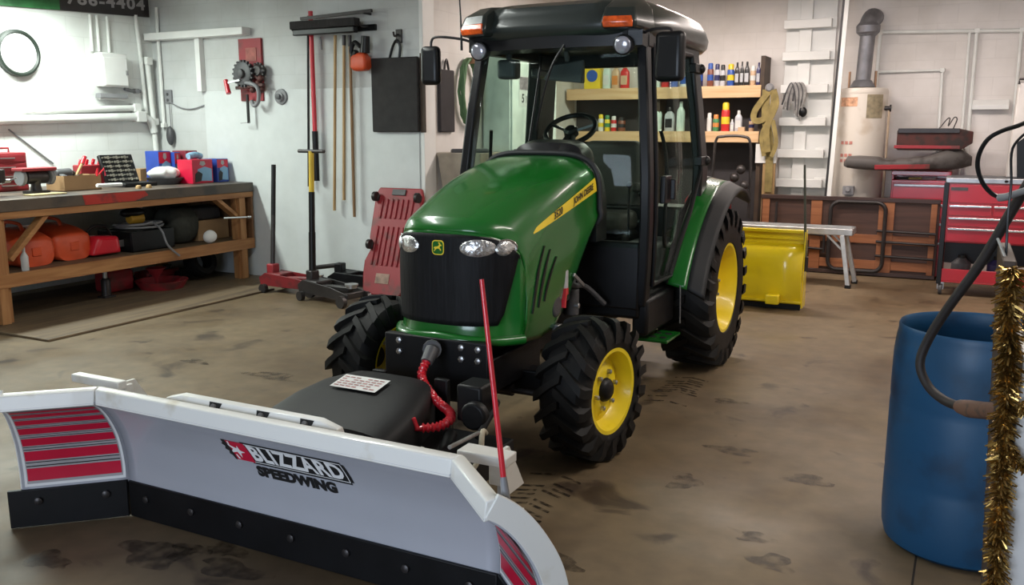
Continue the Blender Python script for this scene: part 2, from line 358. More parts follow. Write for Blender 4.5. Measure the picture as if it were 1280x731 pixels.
# boxed white panel on the tool wall and the ledge with its stub post
struct(MB().box((-7.72, YT - .012, .0), (XS - .05, YT, 2.05)), 'trim_2', mat('white_wall_panel', (.635, .66, .655), .5, var=.04), bev=.003)
struct(MB().box((XL + .02, YT - .13, 2.63), (-6.99, YT, 2.71)), 'trim_3', PAINTW, bev=.006)
struct(MB().box((-7.76, YT - .07, 2.05), (-7.69, YT, 2.63)), 'trim_4', PAINTW, bev=.004)
for (x, y, z, L, P, c, al) in LAMPS:
    h = thing('ceiling_light', 'long twin tube workshop light above the ' + ('workbench by the clock' if x < -7 else 'tool cart' if y > 8 and x > 0 else 'blue barrel' if x > 0 else 'back shelves' if y > 9 else 'snow plow' if x < -3 else 'tractor cab'), 'light', (x, y, z + .12), 'ceiling tube lights')
    M = rotM((x, y, z), 'Z', 0 if al else 90)
    MB().prism([(-.13, -.02), (-.06, .07), (.06, .07), (.13, -.02), (.11, -.02), (.05, .05), (-.05, .05), (-.11, -.02)], L + .1, M @ Matrix.Translation((0, (L + .1) / 2, 0)) @ Matrix.Rotation(PI/2, 4, 'X')).build('housing', PAINTW, h)
    for sx in (-.04, .04):
        MB().tube([M @ Vector((sx, -L / 2, .0)), M @ Vector((sx, L / 2, .0))], .013, 10).build('tube', emit('lit_tube', c, 6), h)
    for q in (-L / 3, L / 3): MB().bar(M @ Vector((0, q, .06)), M @ Vector((0, q, ZC - z)), .012, .012).build('hanger', STEEL, h)

# ------------------------------------------------------------------ the tractor
XC = -2.19
FW, RW = (3.96, .36), (6.02, .545)          # axle y and height, front and rear
TR = thing('compact_tractor', 'green cab tractor with yellow wheels parked in the middle of the floor', 'tractor', (XC, 5.0, 0))
def tyre(mb, cx, cy, R, w, rim, lug, n, flip):
    """carcass and chevron lugs, axle along x"""
    M = frame((cx, cy, R), (0, 1, 0), (0, 0, 1))       # local z = +x world
    Rc = R - lug; sh = .78
    prof = [(rim - .012, -w * .40), (rim + .012, -w * .47), (rim + (Rc - rim) * .45, -w * .5), (Rc - .035, -w * .46), (Rc - .010, -w * .36), (Rc, -w * .12), (Rc, w * .12), (Rc - .010, w * .36), (Rc - .035, w * .46), (rim + (Rc - rim) * .45, w * .5), (rim + .012, w * .47), (rim - .012, w * .40)]
    mb.lathe(prof, 56, M)
    for k in range(n):
        for sd in (-1, 1):
            a0 = 2 * PI * (k + (.5 if sd > 0 else 0)) / n
            R_ = []
            for t in (0, .25, .5, .75, .93, 1.0):
                x = sd * w * (-.05 + .575 * t); aa = a0 + flip * (t ** 1.15) * 2 * PI / n * .95
                top = R - .006 * t * t if t < .9 else (R - .012 if t < .97 else R - lug * 1.7)
                bot = Rc - .02 if t < .9 else Rc - .05 - (.04 if t > .97 else 0)
                hw = 2 * PI / n * (.20 + .06 * t)
                ring = []
                for (r, q) in ((bot, -1), (top, -.72), (top, .72), (bot, 1)):
                    an = aa + q * hw; ring.append((r * math.cos(an), r * math.sin(an), x))
                R_.append(ring)
            mb.rings(R_, True, True, False, M)
def wheel(kind, cx, cy, R, w, rim, lug, n, side, rear, steer=0):
    mb = MB(); tyre(mb, cx, cy, R, w, rim, lug, n, 1)
    t = mb.build(kind, RUBBER, TR, ang=30)
    M = frame((cx, cy, R), (0, 1, 0) if side > 0 else (0, -1, 0), (0, 0, 1))   # local z points outwards
    e = w * .43
    if rear: prof = [(rim + .012, e - .005), (rim + .012, e + .008), (rim - .012, e + .006), (rim - .028, e - .03), (rim - .05, e - .10), (rim * .80, e - .125), (rim * .62, e - .10), (rim * .40, e - .095), (.10, e - .09), (.02, e - .09)]
    else: prof = [(rim + .010, e - .005), (rim + .010, e + .008), (rim - .010, e + .006), (rim - .020, e - .02), (rim - .034, e - .055), (rim * .78, e - .07), (rim * .55, e - .045), (.075, e - .04), (.02, e - .04)]
    r = MB().lathe(prof, 44, M)
    r.lathe([(rim + .010, -e), (rim - .012, -e), (rim - .03, -e + .06), (rim - .05, e - .12)], 40, M)
    r = r.build('rim', YELLOW, t, ang=30)
    z = (e - .04) if not rear else e - .09
    MB().disc([(.085 if rear else .062, z - .002), (.08 if rear else .056, z + .016), (.06 if rear else .045, z + .026), (.035, z + .032)], 24, M).build('hub', BLACKM, t)
    nb = 8 if rear else 6
    for k in range(nb):
        a = 2 * PI * k / nb + .2; rr = .125 if rear else .092
        MB().disc([(.012, z - .004), (.012, z + .016), (.006, z + .020)], 8, M @ Matrix.Translation((rr * math.cos(a), rr * math.sin(a), 0))).build('wheel_nut', STEEL, t)
    if steer:
        piv = Vector((cx, cy, R)) - WL[TR.name]
        for o in [t] + list(t.children): o.data.transform(Matrix.Translation(piv) @ Matrix.Rotation(math.radians(steer), 4, 'Z') @ Matrix.Translation(-piv))
wheel('front_tyre', XC + .622, FW[0], .358, .262, .208, .024, 18, 1, False, -8)
wheel('front_tyre', XC - .622, FW[0], .358, .262, .208, .024, 18, -1, False, -8)
wheel('rear_tyre', XC + .63, RW[0], .55, .36, .305, .030, 22, 1, True)
wheel('rear_tyre', XC - .63, RW[0], .55, .36, .305, .030, 22, -1, True)

# hood: a lofted shell whose front edge bows forward
HY1 = 4.63
def hfront(x): return 3.545 + .225 * abs(x / .355) ** 3.1
def htop(t): return 1.150 + .045 * min(1, t / .03) ** .5 + .285 * (1 - (1 - t) ** 1.7)
def hwid(t): return .350 + .018 * t
def hbot(y): return .598 + interp([(3.5, .03), (3.95, -.02), (4.12, .0), (4.3, .14), (4.5, .36), (4.63, .50)], y)
def hsec(s, t):
    """s -1..1 across (left bottom over the top to right bottom), t 0..1 front to back -> x offset, y, z"""
    h, w_ = htop(t), hwid(t); zs = h - .30; q = abs(s); sg = 1 if s >= 0 else -1
    if q > .55: # side wall
        x = w_; y = 0; u = (q - .55) / .45
        y = hfront(x) + (HY1 - hfront(x)) * t
        z = zs + (hbot(y) - zs) * u
        x = w_ + .012 * math.sin(u * PI) - .02 * u * u
    else:
        a = PI / 2 * q / .55
        x = w_ * math.sin(a) ** .52; z = zs + (h - zs) * math.cos(a) ** .52
        y = hfront(x) + (HY1 - hfront(x)) * t
    return sg * x, y, z
mb = MB(); NS, NT = 56, 40
mb.grid(lambda a, b: (XC + hsec(2 * a - 1, b ** 1.6)[0], hsec(2 * a - 1, b ** 1.6)[1], hsec(2 * a - 1, b ** 1.6)[2]), NS, NT)
def ztop0(x):
    q = min(abs(x) / hwid(0), 1); a = math.asin(min(1, q ** (1 / .52)))
    h = htop(0); return (h - .30) + .30 * math.cos(a) ** .52
def fascia(x, z, d=0.):
    return (XC + x, hfront(x) - d - .03 * max(0, (.70 - z) / .08 if z < .70 else 0) + .05 * max(0, z - .95) , z)
def fas(a, b):
    x = .349 * (2 * a - 1); zb = .628 - .025 * abs(2 * a - 1) ; zt = max(ztop0(x), zb + .1)
    z = zb + (zt - zb) * b; p = fascia(x, z)
    if b > .999: p = (XC + x, hfront(x), zt)
    return p
mb.grid(fas, 40, 18)
hood = mb.build('hood', GREEN, TR, ang=50, solid=.012, off=-1)
# grille and chin
def gx(z): return interp([(.70, .262), (.76, .285), (.95, .318), (1.06, .332), (1.155, .338)], z)
g = MB().grid(lambda a, b: fascia((2 * a - 1) * gx(.705 + .44 * b), .705 + min(.44 * b, ztop0((2 * a - 1) * gx(.705 + .44 * b)) - .715 + .0), .012), 36, 16)
g.build('grille', GRILLE, TR, solid=.012, off=1)
c = MB(); P = [fascia(.355 * (k / 12 - 1), 0.650 - .025 * abs(k / 12 - 1), .014) for k in range(25)]
c.tube(P, .024, 10); c.build('chin_trim', GREEN, hood)
def lamp_patch(cx, cz, a, b, d):
    def fn(r, th):
        x = cx + a * r * math.cos(2 * PI * th); z = cz + b * r * math.sin(2 * PI * th)
        return fascia(x, z, .016 + d * math.sqrt(max(0, 1 - r * r)))
    return fn
for sg in (-1, 1):
    hl = MB().grid(lamp_patch(sg * .195, 1.078, .092, .047, .022), 6, 32)
    hl.grid(lamp_patch(sg * .292, 1.072, .034, .040, .030), 5, 24)
    hl = hl.build('headlamp', LENS, TR, ang=60); hl['label'] = 'clear silver headlamp'
    q = MB()
    q.tube([fascia(sg * .195 + .094 * math.cos(2 * PI * k / 36), 1.078 + .049 * math.sin(2 * PI * k / 36), .018) for k in range(36)], .005, 6, loop=True)
    q.tube([fascia(sg * .292 + .036 * math.cos(2 * PI * k / 24), 1.072 + .042 * math.sin(2 * PI * k / 24), .020) for k in range(24)], .004, 6, loop=True)
    q.build('lamp_rim', CHROME, hl)
# badge with a leaping deer
FB = frame(fascia(.0, 1.075, .020), (1, 0, 0), (0, 0, 1))
def rrect(w_, h_, r, n=4):
    P = []
    for cx, cy, a0 in ((w_ / 2 - r, h_ / 2 - r, 0), (-w_ / 2 + r, h_ / 2 - r, 90), (-w_ / 2 + r, -h_ / 2 + r, 180), (w_ / 2 - r, -h_ / 2 + r, 270)):
        for k in range(n + 1): a = math.radians(a0 + 90 * k / n); P.append((cx + r * math.cos(a), cy + r * math.sin(a)))
    return P
bd = MB().prism(rrect(.066, .070, .018), .006, FB).build('badge', LYEL, TR)
MB().prism(rrect(.056, .060, .014), .003, FB @ Matrix.Translation((0, 0, .005))).build('badge_field', GREEN, bd)
deer = [(-.022, -.004), (-.016, .004), (-.006, .005), (.004, .008), (.010, .014), (.008, .022), (.004, .020), (.006, .026), (.013, .024), (.015, .017), (.022, .013), (.021, .009), (.015, .009), (.011, .001), (.017, -.006), (.019, -.013), (.016, -.014), (.012, -.008), (.005, -.004), (-.006, -.005), (-.010, -.010), (-.020, -.018), (-.022, -.016), (-.015, -.009), (-.016, -.003)]
MB().prism(deer, .003, FB @ Matrix.Translation((0, 0, .0075))).build('badge_emblem', LYEL, bd)
# side louvres, yellow stripe and lettering
def side_pt(sg, y, z, d):
    t = (y - hfront(.355)) / (HY1 - hfront(.355)); w_ = hwid(t)
    zs = htop(t) - .30; zb = hbot(y)
    if z <= zs: u = (zs - z) / max(.05, zs - zb); x = w_ + .012 * math.sin(min(1, u) * PI) - .02 * min(1, u) ** 2
    else: u = min(1, (z - zs) / .30); a = math.acos(min(1, u ** (1 / .52))); x = w_ * math.sin(a) ** .52
    return (XC + sg * (x + d), y, z)
for sg in (-1, 1):
    for k in range(3):
        y0 = 3.815 + k * .055; ln = (1.0, .86, .66)[k]
        P0 = [side_pt(sg, y0 + .14 * (u / 10) ** 1.5 + .01 * k, .735 + .32 * ln * u / 10 + .02 * k, .0) for u in range(11)]
        v = MB()
        R_ = []
        for i, p in enumerate(P0):
            hw = .011 * math.sin(PI * (.08 + .84 * i / 10)) ** .6
            R_.append([(p[0] + sg * .006, p[1] - hw, p[2]), (p[0] + sg * .006, p[1] + hw, p[2]), (p[0] - sg * .012, p[1] + hw, p[2]), (p[0] - sg * .012, p[1] - hw, p[2])])
        v.rings(R_); v.build('louvre', BLACK, hood)
    def stripe(a, b, d=.004):
        y = 3.86 + .755 * a; lo = 1.122 + .165 * a; hi = lo + .012 + .062 * a ** .6
        return side_pt(sg, y, lo + (hi - lo) * b, d)
    MB().grid(lambda a, b: stripe(a, b), 30, 4).build('side_stripe', LYEL, hood)
    for body, a0, size in (('3520', .34, .050), ('JOHN DEERE', .76, .046)):
        vs, fs = text_geo(body, size, bold=.0012, shear=.2)
        out = []
        for (x, y, z) in vs:
            a = a0 + sg * x / .755 * 1.0; p = stripe(a, 0)[2]
            yy = 3.86 + .755 * a; zz = (1.122 + .165 * a) + .008 + .031 * a ** .6 + y
            out.append(side_pt(sg, yy, zz, .007))
        o = MB().add(out, fs).build('lettering', INK, hood, smooth=False)
# black rubber arch behind the hood, dash cowl
mb = MB(); R_ = []
for k in range(2):
    pass
arch = [hsec(2 * k / 60 - 1, 1.0) for k in range(61)]
arch = [(XC + x * 1.035, y, 1.0 + (z - 1.0) * 1.03 if z > 1.0 else z) for x, y, z in arch]
mb.tube([(x, y + .005, z) for x, y, z in arch], .016, 8).build('hood_seal', TRIMR, TR)
mb = MB(); R_ = []
for y, s_, h in ((4.62, 1.0, 1.44), (4.72, 1.0, 1.485), (4.80, .98, 1.50)):
    ring = []
    for k in range(33):
        a = PI * k / 32; ring.append((XC + .37 * s_ * math.copysign(abs(math.cos(a)) ** .6, math.cos(a)), y, 1.0 + (h - 1.0) * math.sin(a) ** .5))
    R_.append(ring)
mb.rings(R_).build('cowl', BLACK, TR)
mb = MB(); R_ = []
for y, s_, h in ((4.70, .75, 1.50), (4.74, .96, 1.55), (4.84, 1.0, 1.568), (4.95, .9, 1.54), (5.0, .75, 1.49)):
    R_.append([(XC + .01 + .235 * s_ * math.copysign(abs(math.cos(PI * k / 24)) ** .45, math.cos(PI * k / 24)), y, 1.36 + (h - 1.36) * math.sin(PI * k / 24) ** .45) for k in range(25)])
mb.rings(R_).build('dash_hood', BLACK, TR)

# cab
def cabx(z): return interp([(.60, .555), (1.0, .585), (1.36, .590), (1.75, .555), (2.12, .515)], z)
def ay(z): return interp([(.60, 4.90), (1.0, 4.86), (1.36, 4.83), (1.75, 4.87), (2.12, 4.93)], z)
def cy_(z): return interp([(.60, 5.86), (1.36, 5.90), (1.75, 5.87), (2.12, 5.83)], z)
ZS = [.60, .85, 1.1, 1.36, 1.55, 1.75, 1.95, 2.14]
for sg in (-1, 1):
    def post(fn, wx, wy, z0, z1):
        R_ = []
        for z in [z for z in ZS if z0 <= z <= z1]:
            x, y = XC + sg * cabx(z), fn(z)
            R_.append([(x - wx / 2, y - wy / 2, z), (x + wx / 2, y - wy / 2, z), (x + wx / 2, y + wy / 2, z), (x - wx / 2, y + wy / 2, z)])
        return MB().rings(R_)
    post(ay, .062, .085, .6, 2.2).build('front_pillar', BLACK, TR, bev=.012)
    post(lambda z: cy_(z) + (.06 if sg > 0 else -.03), .07 if sg > 0 else .10, .15 if sg > 0 else .28, 1.1, 2.2).build('rear_pillar', BLACK, TR, bev=.014)
    # glazed door: frame, pane, handle, hinges
    zs = [.72, .9, 1.1, 1.36, 1.55, 1.75, 1.95, 2.10]
    fr_y = lambda z: ay(z) + .075
    rr_y = lambda z: min(cy_(z) - .035, interp([(.72, 5.33), (.9, 5.46), (1.1, 5.66), (1.25, 5.80), (1.36, 5.87), (2.2, 5.9)], z))
    dr = MB().grid(lambda a, b: (XC + sg * (cabx(interp([(i / 7, z) for i, z in enumerate(zs)], b)) + .028), 0, interp([(i / 7, z) for i, z in enumerate(zs)], b)), 1, 14)
    vs = []
    for (x, y, z), a in zip(dr.v, [0] * 15 + [1] * 15): vs.append((x, fr_y(z) * (1 - a) + rr_y(z) * a, z))
    dr.v = vs
    door = dr.build('cab_door', GLASS, TR, solid=.006, off=0)
    loop = [(XC + sg * (cabx(z) + .028), fr_y(z), z) for z in zs] + [(XC + sg * (cabx(z) + .028), rr_y(z), z) for z in reversed(zs)]
    MB().tube(loop, .016, 8, loop=True).build('door_frame', BLACK, door)
    MB().bar((XC + sg * (cabx(1.3) + .05), 5.03, 1.36), (XC + sg * (cabx(1.3) + .05), 5.03, 1.20), .035, .12, (0, 1, 0)).bar((XC + sg * (cabx(1.3) + .085), 5.06, 1.34), (XC + sg * (cabx(1.3) + .085), 5.06, 1.22), .02, .03).build('door_handle', BLACK, door, bev=.006)
    MB().tube(smoothpts([(XC + sg * .57, 5.12, 1.62), (XC + sg * .60, 5.16, 1.42), (XC + sg * .605, 5.14, 1.0), (XC + sg * .60, 5.2, .92), (XC + sg * .60, 5.34, .95), (XC + sg * .60, 5.42, 1.12)]), .012, 8).build('grab_bar', BLACK, door)
    for zh in (1.42, 2.02):
        MB().bar((XC + sg * (cabx(zh) + .035), 5.78, zh), (XC + sg * (cabx(zh) + .035), 5.93, zh), .05, .06).ball((XC + sg * (cabx(zh) + .05), 5.92, zh), .034).build('door_hinge', BLACK, door, bev=.006)
# windscreen, rear window, roof rails, floor and firewall
ws = MB().grid(lambda a, b: (XC + (2 * a - 1) * (cabx(.95 + 1.17 * b) - .02), ay(.95 + 1.17 * b) - .03 - .05 * (1 - (2 * a - 1) ** 2), .95 + 1.17 * b), 16, 10)
ws.build('windscreen', GLASS, TR, solid=.006)
MB().grid(lambda a, b: (XC + (2 * a - 1) * (cabx(1.12 + .98 * b) - .02), 5.985 - .03 * b, 1.12 + .98 * b), 6, 6).build('rear_window', CLEARR, TR, solid=.006)
hd = MB().rings([[(XC + x, 4.80 + .0 - .04 * (1 - (x / .53) ** 2) + a, z) for a, z in ((.0, 2.185), (0, 2.085), (.13, 2.075), (.16, 2.19))] for x in [-.55 + .11 * k for k in range(11)]])
hd.build('roof_header', BLACK, TR)
for sg in (-1, 1):
    MB().bar((XC + sg * .52, 4.9, 2.125), (XC + sg * .52, 5.95, 2.125), .07, .09).build('roof_rail', BLACK, TR, bev=.01)
MB().bar((XC - .55, 5.94, 2.11), (XC + .55, 5.94, 2.11), .08, .12).build('rear_header', BLACK, TR, bev=.01)
fl = MB().box((XC - .55, 4.86, .52), (XC + .55, 5.75, .66)).box((XC - .55, 5.70, .5), (XC + .55, 5.98, 1.12)); fl.build('cab_floor', BLACKM, TR, bev=.02)
MB().box((XC - .55, 4.84, .58), (XC + .55, 4.90, .98)).build('firewall', BLACKM, TR, bev=.012)
# roof: lofted cap with a sloped rim
R_ = []
rp = [(0.0, 2.135, .955), (.0, 2.165, 1.0), (0, 2.215, 1.012), (0, 2.265, .985), (0, 2.318, .93), (0, 2.352, .84), (0, 2.375, .68), (0, 2.385, .4), (0, 2.387, .05)]
for _, z, k in rp:
    ring = []
    for j in range(64):
        a = 2 * PI * j / 64; n_ = 4.5
        cx = math.copysign(abs(math.cos(a)) ** (2 / n_), math.cos(a)); sy = math.copysign(abs(math.sin(a)) ** (2 / n_), math.sin(a))
        fr = (1 if sy > 0 else 0)
        ring.append((XC + .59 * k * cx, 5.55 + (.82 if sy > 0 else .875) * (k if sy > 0 else (1 - (1 - k) * (1.35 if z > 2.2 else 1))) * sy + (.07 * (1 - abs(cx) ** 3) if sy < -.8 and z < 2.3 else 0), z))
    R_.append(ring)
roof = MB().rings(R_).build('roof', ROOFM, TR, ang=60)
for sg in (-1, 1):
    q = MB().rings([[(XC + sg * x, y, z) for x, y, z in r] for r in (
        [(.545, 4.70, 2.165), (.36, 4.66, 2.165), (.34, 4.95, 2.165), (.57, 4.95, 2.165)],
        [(.55, 4.68, 2.20), (.36, 4.64, 2.20), (.34, 4.95, 2.20), (.575, 4.95, 2.20)],
        [(.53, 4.71, 2.275), (.37, 4.68, 2.28), (.34, 4.95, 2.29), (.56, 4.95, 2.29)],
        [(.48, 4.82, 2.335), (.38, 4.80, 2.34), (.34, 4.98, 2.36), (.50, 4.98, 2.35)])])
    pod = q.build('lamp_pod', ROOFM, TR, bev=.018, seg=3)
    MB().rings([[(XC + sg * x, y - .004, z) for x, y, z in r] for r in (
        [(.53, 4.684, 2.172), (.375, 4.652, 2.172), (.375, 4.68, 2.172), (.53, 4.71, 2.172)],
        [(.535, 4.676, 2.20), (.372, 4.640, 2.20), (.375, 4.68, 2.20), (.535, 4.71, 2.20)],
        [(.525, 4.690, 2.232), (.375, 4.655, 2.232), (.375, 4.69, 2.232), (.525, 4.72, 2.232)])]).build('amber_lamp', AMBER, pod, bev=.006)
    Ml = frame((XC + sg * .455, 4.755, 2.085), (1, 0, 0), (0, -.12, 1))
    wl = MB().disc([(.030, -.10), (.048, -.06), (.056, -.01), (.056, .006), (.050, .010)], 24, Ml).bar((XC + sg * .455, 4.80, 2.10), (XC + sg * .455, 4.80, 2.18), .03, .03).build('work_lamp', BLACK, TR)
    MB().disc([(.049, .008), (.042, .016), (.025, .021), (.006, .023)], 24, Ml).build('lamp_lens', LAMPL, wl)
# mirrors on arms, aerial, wipers, inside mirror
for c_, s_, arm in (((XC - .815, 4.79, 2.015), (.125, .07, .235), [(XC - .52, 4.86, 2.13), (XC - .60, 4.82, 2.165), (XC - .76, 4.79, 2.185), (XC - .81, 4.79, 2.16), (XC - .815, 4.80, 2.08)]),
                    ((XC + .715, 4.79, 2.015), (.165, .075, .265), [(XC + .53, 4.86, 2.15), (XC + .60, 4.81, 2.165), (XC + .70, 4.80, 2.165), (XC + .715, 4.81, 2.14), (XC + .715, 4.81, 2.08)])):
    mr = MB().cbox((0, 0, 0), s_, Matrix.Translation(c_) @ Matrix.Rotation(math.radians(8 if c_[0] < XC else -8), 4, 'Z')).build('side_mirror', BLACK, TR, bev=.03, seg=4)
    MB().tube(smoothpts(arm), .008, 8).build('mirror_arm', DKMET, mr)
MB().tube([(XC - .60, 4.80, 2.10), (XC - .605, 4.80, 2.30), (XC - .63, 4.78, 2.85)], [.008, .005, .003], 6).build('aerial', BLACK, TR)
MB().tube(smoothpts([(XC + .10, 4.76, 2.10), (XC + .02, 4.735, 1.95), (XC - .06, 4.72, 1.62)]), .008, 6).tube([(XC - .03, 4.715, 1.98), (XC - .09, 4.70, 1.56)], .007, 5).build('wiper', BLACK, TR)
im = MB().rings([[(XC + x, 5.02 + (.03 if q in (2, 3) else 0), 1.985 + z) for q, (x, z) in enumerate(((0, 0),) * 0 + ((-.16, -.06), (.10, -.085), (.10, .055), (-.11, .03)))]] * 1 + [[(XC - .16, 5.08, 1.925), (XC + .10, 5.08, 1.90), (XC + .10, 5.08, 2.04), (XC - .11, 5.08, 2.015)]])
im.bar((XC, 5.04, 2.03), (XC, 5.0, 2.11), .03, .03).build('inside_mirror', DGREY, TR, bev=.01)
MB().cbox((XC - .44, 5.12, 2.0), (.13, .10, .12)).bar((XC - .44, 5.12, 2.05), (XC - .44, 5.12, 2.13), .04, .04).build('cab_fan', DGREY, TR, bev=.025)
MB().cbox((XC - .45, 5.62, 2.0), (.06, .22, .06)).build('interior_lamp', DGREY, TR, bev=.015)
# seat, steering wheel, levers
st = MB().cbox((XC, 5.62, 1.02), (.48, .46, .14)).build('seat', SEATM, TR, bev=.05, seg=4)
MB().rings([[(XC + x * s_, y + .03 * (x / .24) ** 2 * 0, z) for x, y in ((-.24, yb - .06), (.24, yb - .06), (.24, yb + .06), (-.24, yb + .06))] for z, yb, s_ in ((1.05, 5.80, .94), (1.2, 5.80, 1), (1.42, 5.84, 1.0), (1.55, 5.87, .82))]).build('seat_back', SEATM, st, bev=.045, seg=4)
for sg in (-1, 1): MB().bar((XC + sg * .28, 5.82, 1.25), (XC + sg * .28, 5.52, 1.25), .06, .06).build('armrest', SEATM, st, bev=.02)
MB().box((XC - .25, 5.45, .64), (XC + .25, 5.82, .96)).build('seat_base', BLACKM, st, bev=.03)
Ms = frame((XC - .02, 5.14, 1.625), (1, 0, 0), (0, .82, .57))
sw = MB().tube([Ms @ Vector((.158 * math.cos(2 * PI * k / 36), .158 * math.sin(2 * PI * k / 36), 0)) for k in range(36)], .016, 8, loop=True).build('steering_wheel', BLACK, TR)
s_ = MB()
for a in (20, 160, 270): s_.bar(Ms @ Vector((0, 0, -.02)), Ms @ Vector((.155 * math.cos(math.radians(a)), .155 * math.sin(math.radians(a)), 0)), .03, .014)
s_.disc([(.045, -.04), (.045, 0), (.03, .014)], 16, Ms).tube([Ms @ Vector((0, 0, -.03)), (XC, 4.93, 1.35)], .035, 10).build('wheel_spokes', BLACK, sw)
for k, (x, y, z) in enumerate(((.30, 5.35, 1.28), (.36, 5.42, 1.22), (.40, 5.30, 1.05))):
    MB().tube([(XC + x, y, .66), (XC + x, y, z)], .008, 6).ball((XC + x, y, z), .022, 8, 10).build('control_lever', BLACK, TR)
MB().box((XC + .28, 5.25, .64), (XC + .5, 5.8, .92)).box((XC - .5, 5.25, .64), (XC - .28, 5.8, .92)).build('side_console', DGREY, TR, bev=.03)
# rear fenders: green band, rubber flare
FP = [(5.33, .64), (5.40, .76), (5.50, .885), (5.62, 1.00), (5.76, 1.10), (5.93, 1.19), (6.12, 1.25), (6.30, 1.265), (6.46, 1.235), (6.58, 1.17)]
FPs = [(p.x, p.y) for p in smoothpts([(a, b, 0) for a, b in FP], 4)]
for sg in (-1, 1):
    def fen(x0, x1, d0, d1):
        return MB().grid(lambda a, b: (XC + sg * (x0 + (x1 - x0) * b), FPs[round(a * (len(FPs) - 1))][0], FPs[round(a * (len(FPs) - 1))][1] + d0 + (d1 - d0) * b), len(FPs) - 1, 4)
    f_ = fen(.565, .705, .028, .0).build('fender', GREEN, TR, solid=.02, off=-1)
    fen(.703, .815, .003, -.05).build('fender_flare', TRIMR, f_, solid=.035, off=-1)
    fen(.545, .580, .035, .028).build('fender_seal', BLACK, f_, solid=.03, off=-1)
    # step below the door
    q = MB().box((XC + sg * .42, 5.02, .355), (XC + sg * .68, 5.30, .372)).bar((XC + sg * .45, 5.10, .36), (XC + sg * .45, 5.10, .62), .05, .012).build('step', GREEN, TR, bev=.003)
    h_ = MB()
    for i in range(3):
        for j in range(2): h_.disc([(.022, 0), (.022, .002)], 12, Matrix.Translation((XC + sg * (.50 + .065 * i), 5.10 + .11 * j, .3725)))
    h_.build('step_hole', INK, q)
    MB().box((XC + sg * .50, 4.88, .42), (XC + sg * .60, 5.42, .64)).build('sill', BLACKM, TR, bev=.02)
    MB().tube([(XC + sg * .66, 5.33, .66), (XC + sg * .665, 5.335, .42)], .005, 6).build('fender_stay', STEEL, TR)
# chassis, engine, axle, front frame
ch = MB().box((XC - .19, 3.62, .42), (XC - .15, 4.95, .60)).box((XC + .15, 3.62, .42), (XC + .19, 4.95, .60)).box((XC - .16, 3.75, .44), (XC + .16, 4.6, .86)).box((XC - .24, 3.95, .72), (XC + .24, 4.50, 1.05))
ch.box((XC - .17, 4.6, .36), (XC + .17, 6.1, .72)).box((XC - .25, 5.75, .40), (XC + .25, 6.3, .76))
ch = ch.build('chassis', BLACKM, TR, bev=.015)
e = MB().disc([(.07, 0), (.07, .12), (.05, .14)], 18, frame((XC + .22, 4.12, .72), (0, 1, 0), (0, 0, 1))).disc([(.045, 0), (.045, .15)], 16, Matrix.Translation((XC + .28, 4.48, .60))).disc([(.11, 0), (.11, .05)], 20, frame((XC + .24, 4.42, .80), (0, 1, 0), (0, 0, 1))).tube(smoothpts([(XC + .28, 4.2, .95), (XC + .33, 4.35, .80), (XC + .31, 4.62, .74), (XC + .38, 4.75, .62)]), .016, 8).tube(smoothpts([(XC + .25, 4.1, .60), (XC + .33, 4.3, .55), (XC + .33, 4.6, .50), (XC + .30, 4.9, .48)]), .018, 8)
e.build('engine', DGREY, ch, bev=.006)
MB().disc([(.036, 0), (.036, .09), (.03, .10)], 16, Matrix.Translation((XC + .335, 4.22, .80))).build('filter_bowl', mat('cloudy_plastic', (.42, .40, .40), .3, var=.25, scale=18), ch)
MB().disc([(.038, 0), (.038, .035)], 16, Matrix.Translation((XC + .335, 4.22, .765))).bar((XC + .36, 4.18, .70), (XC + .36, 4.20, .80), .02, .03).build('filter_cap', REDP, ch)
MB().bar((XC + .37, 4.30, .86), (XC + .37, 4.44, .78), .014, .02).build('fitting', STEEL, ch, bev=.003)
MB().cbox((XC + .34, 4.15, .60), (.04, .05, .03)).build('fitting', STEEL, ch, bev=.003)
MB().disc([(.014, 0), (.014, .03)], 10, frame((XC + .35, 4.36, .68), (0, 1, 0), (0, 0, 1))).build('fitting', STEEL, ch, bev=.003)
ax = MB().box((XC - .46, FW[0] - .06, .29), (XC + .46, FW[0] + .06, .42))
for sg in (-1, 1):
    ax.disc([(.075, -.12), (.085, -.05), (.085, .05), (.07, .13)], 18, Matrix.Translation((XC + sg * .47, FW[0], .37)))
    ax.disc([(.07, 0), (.10, .05), (.10, .09)], 18, frame((XC + sg * .44, FW[0], .36), (0, sg, 0), (0, 0, 1)))
ax = ax.build('front_axle', BLACKM, TR, bev=.01)
MB().tube([(XC - .44, FW[0] - .14, .33), (XC + .44, FW[0] - .14, .33)], .016, 8).tube([(XC - .25, FW[0] - .14, .33), (XC + .25, FW[0] - .14, .33)], .03, 10).build('steering_cylinder', DKMET, ax)
MB().lathe([(.11, -.22), (.11, .22)], 18, frame((XC, RW[0], RW[1]), (0, 1, 0), (0, 0, 1)), True).tube([(XC - .5, RW[0], RW[1]), (XC + .5, RW[0], RW[1])], .07, 14).build('rear_axle', BLACKM, TR)
ff = MB().box((XC - .29, 3.482, .34), (XC + .29, 3.53, .645)).box((XC - .27, 3.5, .38), (XC - .22, 4.1, .55)).box((XC + .22, 3.5, .38), (XC + .27, 4.1, .55))
ff = ff.build('front_frame', BLACKM, TR, bev=.008)
for x in (-.20, .15, .24):
    for z in (.615, .56):
        MB().disc([(.016, 0), (.016, .014), (.008, .018)], 6, frame((XC + x, 3.484, z), (1, 0, 0), (0, 0, 1))).build('frame_bolt', STEEL, ff)

